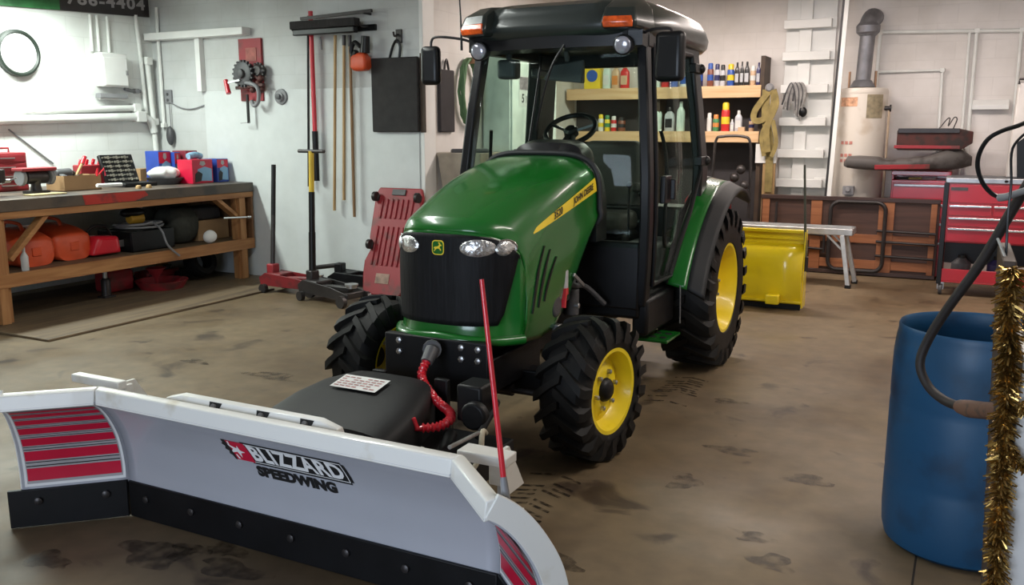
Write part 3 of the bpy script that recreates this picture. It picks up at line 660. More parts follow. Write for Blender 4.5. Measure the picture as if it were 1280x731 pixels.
# ------------------------------------------------------------------ the white snow plow on the tractor's front
PL = thing('snow_plow', 'white winged snow plow with red striped wings and a black cutting edge', 'snow plow', (-2.15, 2.45, 0))
PF = smoothpts([(-.004, .155, 0), (-.006, .235, 0), (.010, .33, 0), (.036, .40, 0), (.085, .48, 0), (.135, .535, 0), (.185, .568, 0)], 5)
PF = [(p.x, p.y) for p in PF]                      # (forward, height)
PLEN = [0]
for a, b in zip(PF, PF[1:]): PLEN.append(PLEN[-1] + math.hypot(b[0] - a[0], b[1] - a[1]))
def pf(s):
    """point and outward (forward) normal at arc length s"""
    s = max(0, min(PLEN[-1] - 1e-6, s))
    for i in range(len(PF) - 1):
        if s <= PLEN[i + 1]:
            t = (s - PLEN[i]) / (PLEN[i + 1] - PLEN[i]); a, b = PF[i], PF[i + 1]; d = Vector((b[0] - a[0], b[1] - a[1])).normalized()
            return a[0] + (b[0] - a[0]) * t, a[1] + (b[1] - a[1]) * t, d.y, -d.x
    return PF[-1] + (0, 0)
def arc_at_z(z):
    for i in range(len(PF) - 1):
        if PF[i][1] <= z <= PF[i + 1][1]: return PLEN[i] + (PLEN[i + 1] - PLEN[i]) * (z - PF[i][1]) / (PF[i + 1][1] - PF[i][1])
    return 0
SL, SR, YP = -3.05, -1.275, 2.41
WA = math.radians(43); TM = math.tan(WA / 2); WLEN = .41
def cpt(u, f, z):                                   # centre section, u 0..1
    x0, x1 = SL + f * TM, SR - f * TM
    return (x0 + (x1 - x0) * u, YP - f, z)
def wpt(sg, d, f, z):                               # wing, d metres from the seam (mitred)
    bx = SR if sg > 0 else SL; d0 = f * TM; d = d0 + (WLEN - d0) * d / WLEN
    return (bx + sg * (d * math.cos(WA)) - sg * f * math.sin(WA), YP - d * math.sin(WA) - f * math.cos(WA), z)
NP = len(PF) - 1
mb = MB().grid(lambda a, b: cpt(a, *PF[round(b * NP)]), 30, NP); mb.build('moldboard', SILVER, PL, solid=.012, off=0)
for sg in (-1, 1):
    w_ = MB().grid(lambda a, b: wpt(sg, WLEN * a, *PF[round(b * NP)]), 8, NP).build('wing', SILVER, PL, solid=.012, off=0)
    # decal: grey field, red stripes
    def dec(s0, s1, d0, d1, off): return MB().grid(lambda a, b: (lambda q: wpt(sg, d0 + (d1 - d0) * a, q[0] + off * q[2], q[1] + off * q[3]))(pf(s0 + (s1 - s0) * b)), 6, max(2, int((s1 - s0) / .02)))
    T = PLEN[-1]
    dec(.02, T - .01, .012, WLEN - .012, .0085).build('decal_field', LWHITE, w_)
    dec(.032, T - .015, .022, WLEN - .022, .0100).build('decal_panel', DECALG, w_)
    n = 7
    for k in range(n):
        wt = [1.55, 1.25, 1.1, 1.0, .85, .7, .55]; s0 = .040 + (T - .06) * sum(wt[:k]) / sum(wt); h_ = (T - .06) * wt[k] / sum(wt)
        dec(s0 + h_ * .05, s0 + h_ * .66, .026, WLEN - .026, .0115).build('red_stripe', REDST, w_)
        dec(s0 + h_ * .74, s0 + h_ * .79, .026, WLEN - .026, .0115).build('dark_line', INK, w_)
        dec(s0 + h_ * .93, s0 + h_ * .97, .026, WLEN - .026, .0115).build('dark_line', INK, w_)
    # end plate behind the wing's outer edge
    ep = MB()
    R_ = []
    for i in range(0, NP + 1):
        f, z, nf, nz = pf(PLEN[i]); k = .075 * min(1, .6 + i / 12)
        p0 = wpt(sg, WLEN, f, z); p1 = wpt(sg, WLEN, f - nf * k, z - nz * k)
        ex = Vector((sg * math.cos(WA), -math.sin(WA), 0)) * .007
        R_.append([Vector(p0) - ex, Vector(p0) + ex, Vector(p1) + ex, Vector(p1) - ex])
    ep.rings(R_).build('end_plate', WHITEP, w_, bev=.002)
def lip(pt, us):
    """box lip along the top, its face tipped up and forward"""
    f0, z0 = PF[-1]
    return MB().rings([[pt(u, f0 + .004, z0 - .014), pt(u, f0 - .004, z0 + .046), pt(u, f0 - .030, z0 + .054), pt(u, f0 - .050, z0 + .048), pt(u, f0 - .050, z0 + .025), pt(u, f0 - .02, z0 - .01)] for u in us])
lip(cpt, [0, .25, .5, .75, 1]).build('top_lip', WHITEP, PL, bev=.004)
for sg in (-1, 1):
    lip(lambda d, f, z: wpt(sg, d, f, z), [.004, WLEN * .5, WLEN + .002]).build('top_lip', WHITEP, PL, bev=.004)
    # cutting edges
    MB().rings([[wpt(sg, d, f, z) for f, z in ((.012, .0 + .004), (.012, .165), (-.008, .165), (-.008, .004))] for d in (.006, WLEN * .5, WLEN + .055)]).build('cutting_edge', BLACKM, PL, bev=.003)
    for d in (.09, WLEN - .06):
        P0 = wpt(sg, d, .012, .115); MB().disc([(.016, 0), (.016, .010), (.008, .014)], 10, frame(P0, (math.cos(WA), -sg * math.sin(WA), 0), (0, 0, 1))).build('plow_bolt', DKMET, PL)
    # hinge bracket behind each seam
    x = SR if sg > 0 else SL
    MB().box((x - .04, YP - .0, .47), (x + .02, YP + .04, .58)).box((x - (.12 if sg > 0 else .27), YP - (.07 if sg > 0 else .035), .565), (x + (.06 if sg > 0 else .02), YP + .01, .60)).build('hinge_bracket', WHITEP, PL, bev=.005)
    MB().prism([(0, 0), (.16, 0), (.05, .17), (0, .17)], .012, frame((x - .006, YP + .012, .42), (0, 1, 0), (0, 0, 1))).build('rib', WHITEP, PL)
    MB().tube([(x, YP + .02, .10), (x, YP + .02, .56)], .016, 10).build('hinge_pin', STEEL, PL)
MB().rings([[cpt(u, f, z) for f, z in ((.012, .004), (.012, .162), (-.008, .162), (-.008, .004))] for u in (0, .5, 1)]).build('cutting_edge', BLACKM, PL, bev=.003)
for k in range(7):
    P0 = cpt(.06 + .147 * k, .012, .10); MB().disc([(.016, 0), (.016, .010), (.008, .014)], 10, frame(P0, (1, 0, 0), (0, 0, 1))).build('plow_bolt', DKMET, PL)
# raised box behind the lip, with slots
zt = PF[-1][1] + .045
ch = MB().rings([[(x0, YP - .135, zt - .03), (x0 + dx, YP - .115, zt + .018 * k), (x0 + dx, YP - .085, zt + .022 * k), (x0, YP - .06, zt - .06)] for x0, dx, k in ((-2.66, 0, 0), (-2.58, 0, 1), (-1.92, 0, 1), (-1.84, 0, 0))]).build('lift_channel', WHITEP, PL, bev=.004)
for x in (-2.40, -2.17, -1.95 - .02):
    sl = MB().prism([(-.03, .018), (.03, .018), (.018, -.018), (-.018, -.018)], .004, frame((x, YP - .1245, zt - .001), (1, 0, 0), (0, .55, .83))).build('slot', INK, ch)
    MB().disc([(.010, 0), (.010, .012)], 10, frame((x, YP - .126, zt + .001), (1, 0, 0), (0, .55, .83))).build('slot_bolt', STEEL, sl)
for x in (-2.75, -2.35, -1.95, -1.55):
    MB().prism([(.025, .16), (.13, .18), (.07, .46), (-.04, .575), (-.11, .565), (-.06, .48), (-.012, .40), (.022, .30)], .012, frame((x, YP, 0), (0, 1, 0), (0, 0, 1))).build('rib', WHITEP, PL)
# lettering: badge block, first word in a dark frame, second word beneath
def on_blade(vs, x0, s0, off, shear=0.):
    out = []
    for (x, y, z) in vs:
        x, y = x * LX, y * LY; f, zz, nf, nz = pf(s0 + y); out.append((x0 + x + shear * y, YP - f - nf * (off + z), zz + nz * (off + z)))
    return out
def plate(poly, n=10):
    """polygon strip given by left and right x at heights, mapped to the blade"""
    return poly
def quadgrid(x0, x1, y0, y1, nx=8, ny=6): return [(x0 + (x1 - x0) * i / nx, y0 + (y1 - y0) * j / ny, 0) for i in range(nx + 1) for j in range(ny + 1)], [(i * (ny + 1) + j, (i + 1) * (ny + 1) + j, (i + 1) * (ny + 1) + j + 1, i * (ny + 1) + j + 1) for i in range(nx) for j in range(ny)]
SB = arc_at_z(.412) + .028; XB = -2.120; SH = -.08; LX, LY = .90, 1.10
LG = MB(); v, f = quadgrid(-.215, .300, -.056, .056, 16, 8); LG.add(on_blade(v, XB, SB, .0075, SH), f)
v, f = quadgrid(.300, .312, -.045, .045, 2, 8); LG.add(on_blade(v, XB, SB, .0075, SH), f)
sign = LG.build('logo_frame', INK, PL)
v, f = quadgrid(-.205, .296, -.047, .047, 16, 8); MB().add(on_blade(v, XB, SB, .0082, SH), f).build('logo_keyline', LWHITE, sign)
v, f = quadgrid(-.200, .292, -.043, .043, 16, 8); MB().add(on_blade(v, XB, SB, .0089, SH), f).build('logo_panel', INK, sign)
v, f = text_geo('BLIZZARD', .105, bold=.0036, spacing=1.08)
wx = max(p[0] for p in v) - min(p[0] for p in v)
MB().add(on_blade([(x * .475 / wx + .046, y * 1.02, 0) for x, y, z in v], XB, SB, .0100, SH), f).build('lettering', LWHITE, sign, smooth=False)
v, f = quadgrid(-.300, -.200, -.050, .050, 6, 8); MB().add(on_blade(v, XB, SB, .0086, SH), f).build('logo_block', REDST, sign)
jag = [(-.322, .052), (-.300, .052), (-.300, -.052), (-.312, -.052), (-.318, -.034), (-.330, -.028), (-.322, -.012), (-.338, -.004), (-.326, .012), (-.340, .024), (-.326, .032)]
MB().add(on_blade([(x, y, 0) for x, y in jag], XB, SB, .0086, SH), [tuple(range(len(jag)))]).build('logo_edge', INK, sign)
for P in ([(-.312, .034), (-.262, .012), (-.248, .030), (-.250, .004), (-.226, -.004), (-.254, -.012), (-.262, -.036), (-.272, -.008), (-.316, -.020), (-.286, .006)], [(-.292, .046), (-.282, .046), (-.292, .018), (-.298, .02)], [(-.288, -.044), (-.276, -.044), (-.284, -.022), (-.292, -.024)]):
    MB().add(on_blade([(x, y, 0) for x, y in P], XB, SB, .0094, SH), [tuple(range(len(P)))]).build('logo_flake', LWHITE, sign)
v, f = text_geo('SPEEDWING', .062, bold=.0042, spacing=1.06)
wx = max(p[0] for p in v) - min(p[0] for p in v)
MB().add(on_blade([(x * .42 / wx, y * .9, 0) for x, y, z in v], XB + .005, SB - .098, .0080, SH), f).build('lettering', INK, PL, smooth=False)
# power unit, A-frame, hose
def superbox(rows):
    """rings of rounded rectangles: (y, x half, z0, z1, x centre)"""
    R_ = []
    for y, hx, z0, z1, xc in rows:
        hz, zc = (z1 - z0) / 2, (z0 + z1) / 2
        R_.append([(xc + hx * math.copysign(abs(math.cos(2 * PI * j / 32)) ** .45, math.cos(2 * PI * j / 32)), y, zc + hz * math.copysign(abs(math.sin(2 * PI * j / 32)) ** .45, math.sin(2 * PI * j / 32))) for j in range(32)])
    return MB().rings(R_)
cov = superbox([(2.68, .26, .24, .40, -2.26), (2.70, .33, .22, .445, -2.26), (2.78, .345, .22, .475, -2.26), (2.92, .34, .22, .505, -2.26), (3.06, .30, .22, .53, -2.26), (3.20, .24, .24, .53, -2.26), (3.28, .20, .26, .50, -2.26)]).build('power_unit_cover', mat('matt_black_cover', (.007, .007, .008), .58, var=.3, spec=.35), PL)
def lab_pt(a, b): x = -2.40 + .24 * a; y = 2.95 + .12 * b; return (x, y, .5125 + (y - 2.92) * .18 + .004 - .35 * max(0, abs(x + 2.26) - .2) ** 1.5)
lb = MB().grid(lab_pt, 8, 6).build('warning_label', PAPER, cov)
lt = MB()
for r in range(5):
    for q in range(7):
        if (r * 7 + q) % 9 == 4: continue
        a0, a1, b0, b1 = .05 + q * .13, .05 + q * .13 + .10, .10 + r * .17, .10 + r * .17 + .07
        lt.add([Vector(lab_pt(a, b)) + Vector((0, 0, .002)) for a, b in ((a0, b0), (a1, b0), (a1, b1), (a0, b1))], [(0, 1, 2, 3)])
lt.build('label_print', mat('faded_red_print', (.42, .20, .19), .7, var=.3, scale=40), lb, smooth=False)
af = MB()
for sg in (-1, 1): af.bar((-2.19 + sg * .52, 2.50, .20), (-2.19 + sg * .17, 3.30, .28), .07, .09)
af.bar((-2.75, 2.50, .20), (-1.63, 2.50, .20), .09, .09).bar((-2.45, 2.86, .22), (-1.93, 2.86, .22), .08, .08)
af.build('a_frame', BLACKM, PL, bev=.008)
for sg in (-1, 1):
    cyl = MB().tube([(-2.19 + sg * .30, 3.12, .32), (-2.19 + sg * .50, 2.68, .30)], .032, 12).build('angle_cylinder', BLACKM, PL)
    MB().tube([(-2.19 + sg * .50, 2.68, .30), (-2.19 + sg * .57, 2.53, .29)], .016, 10).build('cylinder_rod', STEEL, cyl)
MB().box((-2.0, 2.72, .22), (-1.62, 3.20, .325)).build('lift_frame', BLACKM, PL, bev=.006)
for x in (-2.36, -2.02): MB().bar((x, 3.27, .25), (x, 3.27, .52), .03, .07).build('lift_post', BLACKM, PL, bev=.006)
cb_ = AY(596, 500, 3.12); MB().cbox(cb_, (.12, .14, .16)).disc([(.06, 0), (.06, .05)], 16, frame(cb_ + Vector((.05, -.08, -.03)), (1, 0, 0), (0, 0, 1))).build('control_block', BLACKM, PL, bev=.012)
MB().tube(smoothpts([(-1.78, 3.25, .42), (-1.66, 3.12, .50), (-1.66, 2.95, .40)]), .014, 8).build('black_line', BLACKM, PL)
MB().tube(smoothpts([(-1.66, 3.02, .40), (-1.62, 2.92, .44), (-1.60, 2.86, .36), (-1.62, 2.80, .30)]), .011, 8).build('cable_clip', mat('tan_hose_end', (.45, .40, .30), .6), PL)
MB().tube([(-1.88, 2.98, .27), (-1.52, 2.62, .50)][:0] + [AY(562, 559, 2.55), AY(598, 541, 2.85)], .008, 8).build('trip_rod', STEEL, PL)
HP = [AY(533, 452, 3.34), AY(527, 468, 3.28), AY(534, 485, 3.22), AY(548, 503, 3.14), AY(562, 515, 3.08), AY(562, 525, 3.02), AY(548, 533, 2.96), AY(528, 535, 2.92)]
HP = smoothpts(HP, 16); co = []; ac = 0
ho = MB(); L_ = [0]
for a, b in zip(HP, HP[1:]): L_.append(L_[-1] + (b - a).length)
ho.tube(HP, [.0175 + .0045 * math.sin(l / .0125 * 2 * PI / 1.6) for l in L_], 12).build('coiled_hose', REDP, PL)
MB().tube([AY(540, 437, 3.40), AY(533, 453, 3.335)], [.034, .028], 12).tube([AY(540, 436, 3.455), AY(540, 437, 3.40)], .045, 12).build('hose_socket', DGREY, PL)
MB().tube([HP[-1], HP[-1] + Vector((-.02, -.015, .0)), HP[-1] + Vector((-.03, -.02, .045))], [.014, .014, .010], 10).build('hose_end', REDP, PL)
# red guide stick on the wing
pb, pt_ = AY(634, 640, 2.06), AY(602, 349, 2.10)
pm = pb + (pt_ - pb) * .155
gs = MB().tube([pb, pb + (pm - pb) * .5, pm], [.014, .013, .0095], 10).build('guide_stick_sleeve', GREYP, PL)
MB().tube([pm, pt_], [.0085, .0065], 10).build('guide_stick', REDP, PL)
MB().box(pb + Vector((-.03, .004, -.05)), pb + Vector((.03, .05, .0))).build('stick_bracket', WHITEP, PL, bev=.003)

# ------------------------------------------------------------------ workbench along the clock wall and what is on and under it
WB = thing('workbench', 'long greasy wooden workbench with a lower shelf under the round clock', 'workbench', (-7.7, 5.9, 0))
BX0, BX1, BY0, BY1, BZ = -8.44, -7.02, 4.15, 7.45, 1.055
MB().box((BX0, BY0, BZ - .10), (BX1, BY1, BZ)).build('worktop', BENCHTOP, WB, bev=.006)
MB().box((BX1 - .05, BY0, BZ - .160), (BX1 - .012, BY1, BZ - .101)).build('front_apron', PINEY, WB, bev=.003)
MB().add([(BX1 + .002, y, z) for y, z in ((5.32, BZ - .095), (5.30, BZ - .006), (5.98, BZ - .006), (6.02, BZ - .05), (5.86, BZ - .095))], [(0, 1, 2, 3, 4)]).build('red_paint_patch', stained('red_paint_smear', (.46, .030, .020), (.20, .03, .025), .55, 9, .5, .66), WB, smooth=False)
for y in (4.52, 7.30):
    lz = .0205 if y < 5 else 0
    MB().box((BX1 - .135, y - .075, lz), (BX1 - .05, y + .065, BZ - .101)).build('leg', PINEZ, WB, bev=.004)
    MB().box((BX1 - .052, y - .06, lz), (BX1 - .014, y + .02, BZ - .161)).build('leg_facing', PINEZ, WB, bev=.003)
    MB().box((BX0 + .02, y - .05, lz), (BX0 + .12, y + .05, BZ - .101)).build('leg', PINEZ, WB, bev=.004)
    MB().box((BX0 + .10, y - .07, .32), (BX1 - .06, y - .03, .42)).build('side_rail', PINEX, WB, bev=.003)
for y0, y1 in ((4.60, 5.00), (7.22, 6.90)):
    MB().bar((BX1 - .075, y0, .55 if y0 < 5 else .70), (BX1 - .075, y1, BZ - .12), .04, .09, (1, 0, 0)).build('brace', PINEY, WB, bev=.003)
MB().box((BX0 + .05, BY0, .405), (BX1 - .06, 7.42, .435)).build('lower_shelf', PLY, WB, bev=.003)
MB().box((BX1 - .050, BY0, .325), (BX1 - .010, 7.44, .44)).build('shelf_rail', PINEY, WB, bev=.003)
MB().box((BX0 + .2, 7.425, .33), (BX1 - .02, 7.45, BZ - .101)).build('end_panel', wood('dark_end_board', (.15, .07, .03), (.24, .12, .055), 2), WB, bev=.003)
solo(MB().box((-8.2, 4.3, .002), (-6.24, 6.85, .020)), 'plywood_sheet', PLY, 'dirty plywood sheet on the floor under the workbench', 'plywood', bev=.003)
BT = BZ + .0005; SH_ = .4355
def bpos(px, py, x): return AX(px, py, x)
# grinder, red case, cardboard box, tools
g = thing('bench_vise', 'dark heavy vise at the near end of the workbench', 'vise', (-7.45, 4.66, BT))
MB().disc([(.13, 0), (.13, .03), (.10, .05), (.08, .09)], 20, Matrix.Translation((-7.45, 4.66, BT))).build('swivel_base', DKMET, g)
MB().rings([[(-7.45 + x * k, 4.66 + y, BT + z) for x, z in ((-.08, .09), (.08, .09), (.085, .22), (-.085, .22))] for y, k in ((-.10, .7), (-.04, 1), (.08, 1), (.10, .9))]).build('body', DKMET, g, bev=.015)
MB().box((-7.54, 4.77, BT + .13), (-7.36, 4.83, BT + .235)).bar((-7.45, 4.70, BT + .15), (-7.45, 4.86, BT + .15), .06, .07).build('jaw', DKMET, g, bev=.008)
MB().tube([(-7.45, 4.82, BT + .13), (-7.45, 4.92, BT + .13)], .018, 10).tube([(-7.56, 4.91, BT + .10), (-7.34, 4.91, BT + .16)], .008, 8).build('screw_handle', STEEL, g)
p = AX(45, 232, -7.5)
g = thing('bench_grinder', 'small red topped bench grinder beside the dark vise', 'grinder', (p.x, p.y, BT))
MB().box((p.x - .07, p.y - .09, BT), (p.x + .07, p.y + .09, BT + .03)).lathe([(.05, .03), (.04, .08), (.055, .12)], 16, Matrix.Translation((p.x, p.y, BT))).build('pedestal', DKMET, g, bev=.005)
MB().tube([(p.x, p.y - .10, BT + .15), (p.x, p.y + .10, BT + .15)], .062, 18).build('motor', DKMET, g, bev=.01)
for q in (-.14, .14): MB().disc([(.07, -.018), (.075, -.012), (.075, .012), (.07, .018)], 22, frame((p.x, p.y + q, BT + .15), (1, 0, 0), (0, 0, 1))).build('grinding_wheel', GREYP, g)
MB().box((p.x - .08, p.y - .17, BT + .205), (p.x + .08, p.y + .17, BT + .235)).build('wheel_guard', REDD, g, bev=.008)
p = AX(6, 206, -8.1)
g = thing('tool_case', 'stack of red cased drawers at the left end of the bench', 'tool case', (p.x, p.y, BT))
q = MB().box((p.x - .16, p.y - .30, BT), (p.x + .14, p.y + .13, BT + .36)).build('body', REDD, g, bev=.01)
for k in range(4):
    d = MB().box((p.x + .14, p.y - .28, BT + .02 + .085 * k), (p.x + .150, p.y + .11, BT + .085 + .085 * k)).build('drawer', REDD, g, bev=.003)
    MB().box((p.x + .150, p.y - .15, BT + .05 + .085 * k), (p.x + .160, p.y + .0, BT + .06 + .085 * k)).build('pull', STEEL, d)
MB().tube([(p.x, p.y - .2, BT + .36), (p.x, p.y - .2, BT + .40), (p.x, p.y + .05, BT + .40), (p.x, p.y + .05, BT + .36)], .010, 8).build('handle', REDD, g)
p = AX(93, 232, -7.62); yb = p.y
g = thing('cardboard_box', 'open cardboard box full of hand tools on the bench', 'box', (p.x, yb, BT))
bx = MB(); W_, D_, H_ = .40, .26, .145
for a, b in (((-.13, -.20), (-.124, .20)), ((.124, -.20), (.13, .20)), ((-.124, -.20), (.124, -.194)), ((-.124, .194), (.124, .20))): bx.box((p.x + a[0], yb + a[1], BT), (p.x + b[0], yb + b[1], BT + H_))
bx.box((p.x - .13, yb - .2, BT), (p.x + .13, yb + .2, BT + .006)); bx.build('carton', CARD, g)
MB().box((p.x - .118, yb - .188, BT + .006), (p.x + .118, yb + .188, BT + .10)).build('packing', DGREY, g)
def stick(name, label, cat, P, r, m, hm=None, hl=None, grp=None): ...
t = thing('hammer', 'red handled hammer standing up out of the cardboard box', 'hammer', (p.x, yb + .05, BT + .11))
MB().tube([(p.x, yb + .02, BT + .12), (p.x - .02, yb + .14, BT + .28)], .014, 10).build('shaft', TANW, t)
MB().tube([(p.x - .015, yb + .115, BT + .245), (p.x - .024, yb + .16, BT + .315)], .020, 10).build('grip', REDP, t)
MB().tube([(p.x + .06, yb + .02, BT + .125), (p.x - .06, yb + .02, BT + .125)], .022, 10).build('head', DKMET, t)
t = thing('power_drill', 'dark power drill lying in the top of the cardboard box', 'drill', (p.x, yb - .1, BT + .11))
MB().tube([(p.x - .02, yb - .18, BT + .16), (p.x - .02, yb - .02, BT + .165)], [.045, .048], 14).build('body', DGREY, t, bev=.01)
MB().tube([(p.x - .02, yb - .02, BT + .165), (p.x - .02, yb + .03, BT + .165)], [.03, .015], 12).build('chuck', DKMET, t)
MB().bar((p.x - .02, yb - .14, BT + .15), (p.x + .08, yb - .15, BT + .13), .05, .04).build('grip', DGREY, t, bev=.01)
t = thing('pliers', 'red handled pliers hooked on the right rim of the cardboard box', 'pliers', (p.x, yb + .18, BT + .09))
for q in (-.012, .012): MB().tube([(p.x + .10, yb + .17 + q, BT + .12), (p.x + .14, yb + .20 + q * 3, BT + .20), (p.x + .15, yb + .19 + q * 4, BT + .13)], .009, 8).build('handle', REDP, t)
MB().tube([(p.x + .10, yb + .17, BT + .12), (p.x + .06, yb + .16, BT + .11)], [.016, .006], 8).build('jaw', STEEL, t)
p = AX(155, 228, -7.75)
g = thing('socket_case', 'open black socket set case with lid raised on the bench', 'socket set', (p.x, p.y, BT))
MB().box((p.x - .02, p.y - .20, BT), (p.x + .26, p.y + .20, BT + .04)).build('case_base', BLACK, g, bev=.008)
Ml = frame((p.x - .02, p.y, BT + .03), (0, 1, 0), (-.33, -.06, .94))
lid = MB().box((-.20, 0, -.02), (.20, .30, .025), Ml).build('case_lid', BLACK, g, bev=.01)
sock = MB()
for r in range(6):
    for c in range(11 - r % 2):
        q = .008 + .005 * ((r * 3 + c) % 3)
        sock.disc([(q, 0), (q, .012)], 8, Ml @ Matrix.Translation((-.175 + .034 * c, .03 + .047 * r, .024)))
o = sock.build('sockets', mat('dull_sockets', (.33, .31, .26), .4, .7, var=.3, scale=30), lid); o['kind'] = 'stuff'
t = thing('wrench_set', 'red wrench holder lying behind the socket case', 'wrenches', (p.x - .15, p.y - .1, BT))
MB().box((p.x - .30, p.y - .36, BT), (p.x - .18, p.y + .02, BT + .22)).build('holder', REDD, t, bev=.01)
for k in range(5): MB().bar((p.x - .24, p.y - .32 + .075 * k, BT + .22), (p.x - .24, p.y - .30 + .075 * k, BT + .275), .02, .03).build('wrench', REDP, t, bev=.004)
p = AX(203, 216, -7.9)
solo(MB().box((p.x - .30, p.y - .16, BT), (p.x - .16, p.y + .12, BT + .15)), 'carton', CARD, 'plain tan carton behind the white bag on the bench', 'box', (p.x, p.y, BT), bev=.004)
p = AX(208, 226, -7.62)
g = thing('parts_tray', 'shallow dark tray under the white bag on the bench', 'tray', (p.x, p.y, BT))
MB().lathe([(.02, .004), (.13, .004), (.18, .07), (.19, .07), (.14, -.0), (.02, 0)], 28, Matrix.Translation((p.x, p.y - .02, BT))).build('tray', DGREY, g)
mb = MB()
mb.grid(lambda a, b: (p.x + .12 * math.cos(2 * PI * a) * math.sin(PI * min(.999, b + .001)) * (1 + .10 * math.sin(7 * a * 2 * PI)), p.y - .02 + .20 * math.sin(2 * PI * a) * math.sin(PI * min(.999, b + .001)) * (1 + .12 * math.cos(10 * PI * a)), BT + .115 + .07 * math.cos(PI * b) * (1 + .25 * math.sin(9 * a * PI) * math.sin(PI * b))), 36, 14)
solo(mb, 'plastic_bag', PAPER, 'crumpled white plastic bag lying in the dark tray', 'bag', (p.x, p.y, BT + .05))
solo(MB().tube(smoothpts([(p.x + .05, p.y + .17, BT + .15), (p.x + .04, p.y + .24, BT + .145), (p.x + .02, p.y + .30, BT + .11)]), [.03] * 12 + [.03], 10), 'tape_roll', LYEL, 'small yellow tube on the right side of the white bag', 'tube', (p.x, p.y + .2, BT + .1))
def oil_box(px, py, x, wy, dx, h, ccol, label, top=False):
    """printed carton: coloured body, red band, pale picture panel with a dark figure"""
    p = AX(px, py, x); g = thing('printed_carton', label, 'box', (p.x, p.y, BT), 'printed cartons on the bench')
    body = MB().box((p.x - dx, p.y - wy / 2, BT), (p.x, p.y + wy / 2, BT + h)).build('carton', ccol, g, bev=.004)
    e = .0015
    MB().add([(p.x + e, p.y - wy * .47, BT + h * .62), (p.x + e, p.y + wy * .47, BT + h * .62), (p.x + e, p.y + wy * .47, BT + h * .97), (p.x + e, p.y - wy * .47, BT + h * .97)], [(0, 1, 2, 3)]).build('red_band', REDST, g, smooth=False)
    MB().add([(p.x + e * 1.3, p.y + wy * q, BT + h * z) for q, z in ((-.30, .12), (.44, .08), (.44, .60), (.10, .70), (-.25, .60))], [(0, 1, 2, 3, 4)]).build('pale_panel', mat('pale_blue_print', (.22, .42, .62), .5, var=.15), g, smooth=False)
    MB().add([(p.x + e * 1.8, p.y + wy * q, BT + h * z) for q, z in ((-.40, .05), (-.10, .10), (-.02, .40), (-.22, .52), (-.38, .40))], [(0, 1, 2, 3, 4)]).build('dark_panel', INK, g, smooth=False)
    MB().add([(p.x + e * 1.8, p.y + wy * q, BT + h * z) for q, z in ((-.15, .80), (0, .72), (.15, .80), (.10, .93), (-.10, .93))], [(0, 1, 2, 3, 4)]).build('grey_mark', DECALG, g, smooth=False)
    if top: solo(MB().tube(smoothpts([(p.x - .10, p.y - .10, BT + h + .035), (p.x - .10, p.y, BT + h + .05), (p.x - .10, p.y + .08, BT + h + .03)]), .034, 12), 'rag', mat('pale_blue_cloth', (.24, .42, .58), .9, var=.3, scale=20), 'light blue rag lying on top of a printed carton', 'rag', (p.x - .1, p.y, BT + h))
BLUEC = mat('blue_carton', (.02, .06, .34), .5); REDC = mat('maroon_carton', (.20, .02, .035), .5)
oil_box(207, 215, -7.75, .17, .20, .345, BLUEC, 'tall carton with a red top and pale blue panel, farthest left of the printed cartons')
oil_box(223, 215, -7.70, .085, .20, .33, BLUEC, 'narrow solid blue carton between the other printed cartons')
oil_box(241, 221, -7.66, .17, .20, .345, REDC, 'tall maroon carton standing behind the shorter printed cartons')
oil_box(254, 223, -7.36, .29, .22, .255, REDST, 'short wide red and pale blue carton under the blue rag', True)
oil_box(279, 221, -7.36, .17, .22, .255, BLUEC, 'short blue carton nearest the right end of the bench')
solo(MB().tube([AX(121, 232, -7.2), AX(152, 230.5, -7.2)], .018, 12), 'paper_roll', PAPER, 'white rolled paper lying on the front edge of the bench', 'paper', bev=.002)
solo(MB().box((-7.36, 4.97, BT), (-7.22, 5.30, BT + .012)), 'folded_rag', mat('tan_cloth', (.40, .32, .17), .9, var=.25, scale=30, bump=.3), 'folded tan rag flat on the bench before the cardboard box', 'rag', bev=.004)
for px, nm in ((173, 'left'), (186, 'right')):
    p = AX(px, 231, -7.25); solo(MB().disc([(.028, 0), (.03, .01), (.022, .03), (.012, .034)], 14, Matrix.Translation((p.x, p.y, BT))), 'wooden_peg', TANW, 'small tan wooden peg on the bench edge, the %s one of two' % nm, 'peg', (p.x, p.y, BT), 'small pegs on the bench')
# on the lower shelf: two orange tool cases, saw, tubing, bags, boxes
for i, (px, py, x, lab) in enumerate(((45, 338, -7.28, 'orange moulded tool case on the lower shelf, nearer the bench leg'), (92, 328, -7.34, 'orange moulded tool case on the lower shelf, second from the bench leg'))):
    p = AX(px, py, x); g = thing('orange_case', lab, 'case', (p.x, p.y, SH_), 'orange cases on the lower shelf')
    R_ = []
    for d, k, h in ((-.62, .7, .24), (-.56, .95, .30), (-.30, 1, .335), (-.10, 1, .30), (.0, .98, .26), (.035, .80, .22)):
        R_.append([(p.x + d, p.y + .20 * k * math.copysign(abs(math.cos(2 * PI * j / 28)) ** .5, math.cos(2 * PI * j / 28)), SH_ + h / 2 + h / 2 * math.copysign(abs(math.sin(2 * PI * j / 28)) ** .55, math.sin(2 * PI * j / 28))) for j in range(28)])
    MB().rings(R_).build('shell', ORANGE, g, ang=50)
    MB().tube(smoothpts([(p.x - .40, p.y, SH_ + .32), (p.x - .36, p.y, SH_ + .375), (p.x - .18, p.y, SH_ + .365), (p.x - .14, p.y, SH_ + .31)]), .016, 8).build('handle', ORANGE, g)
    MB().box((p.x + .030, p.y - .045, SH_ + .09), (p.x + .045, p.y + .045, SH_ + .17)).build('latch', ORANGE, g, bev=.006)
p = AX(31, 328, -7.12)
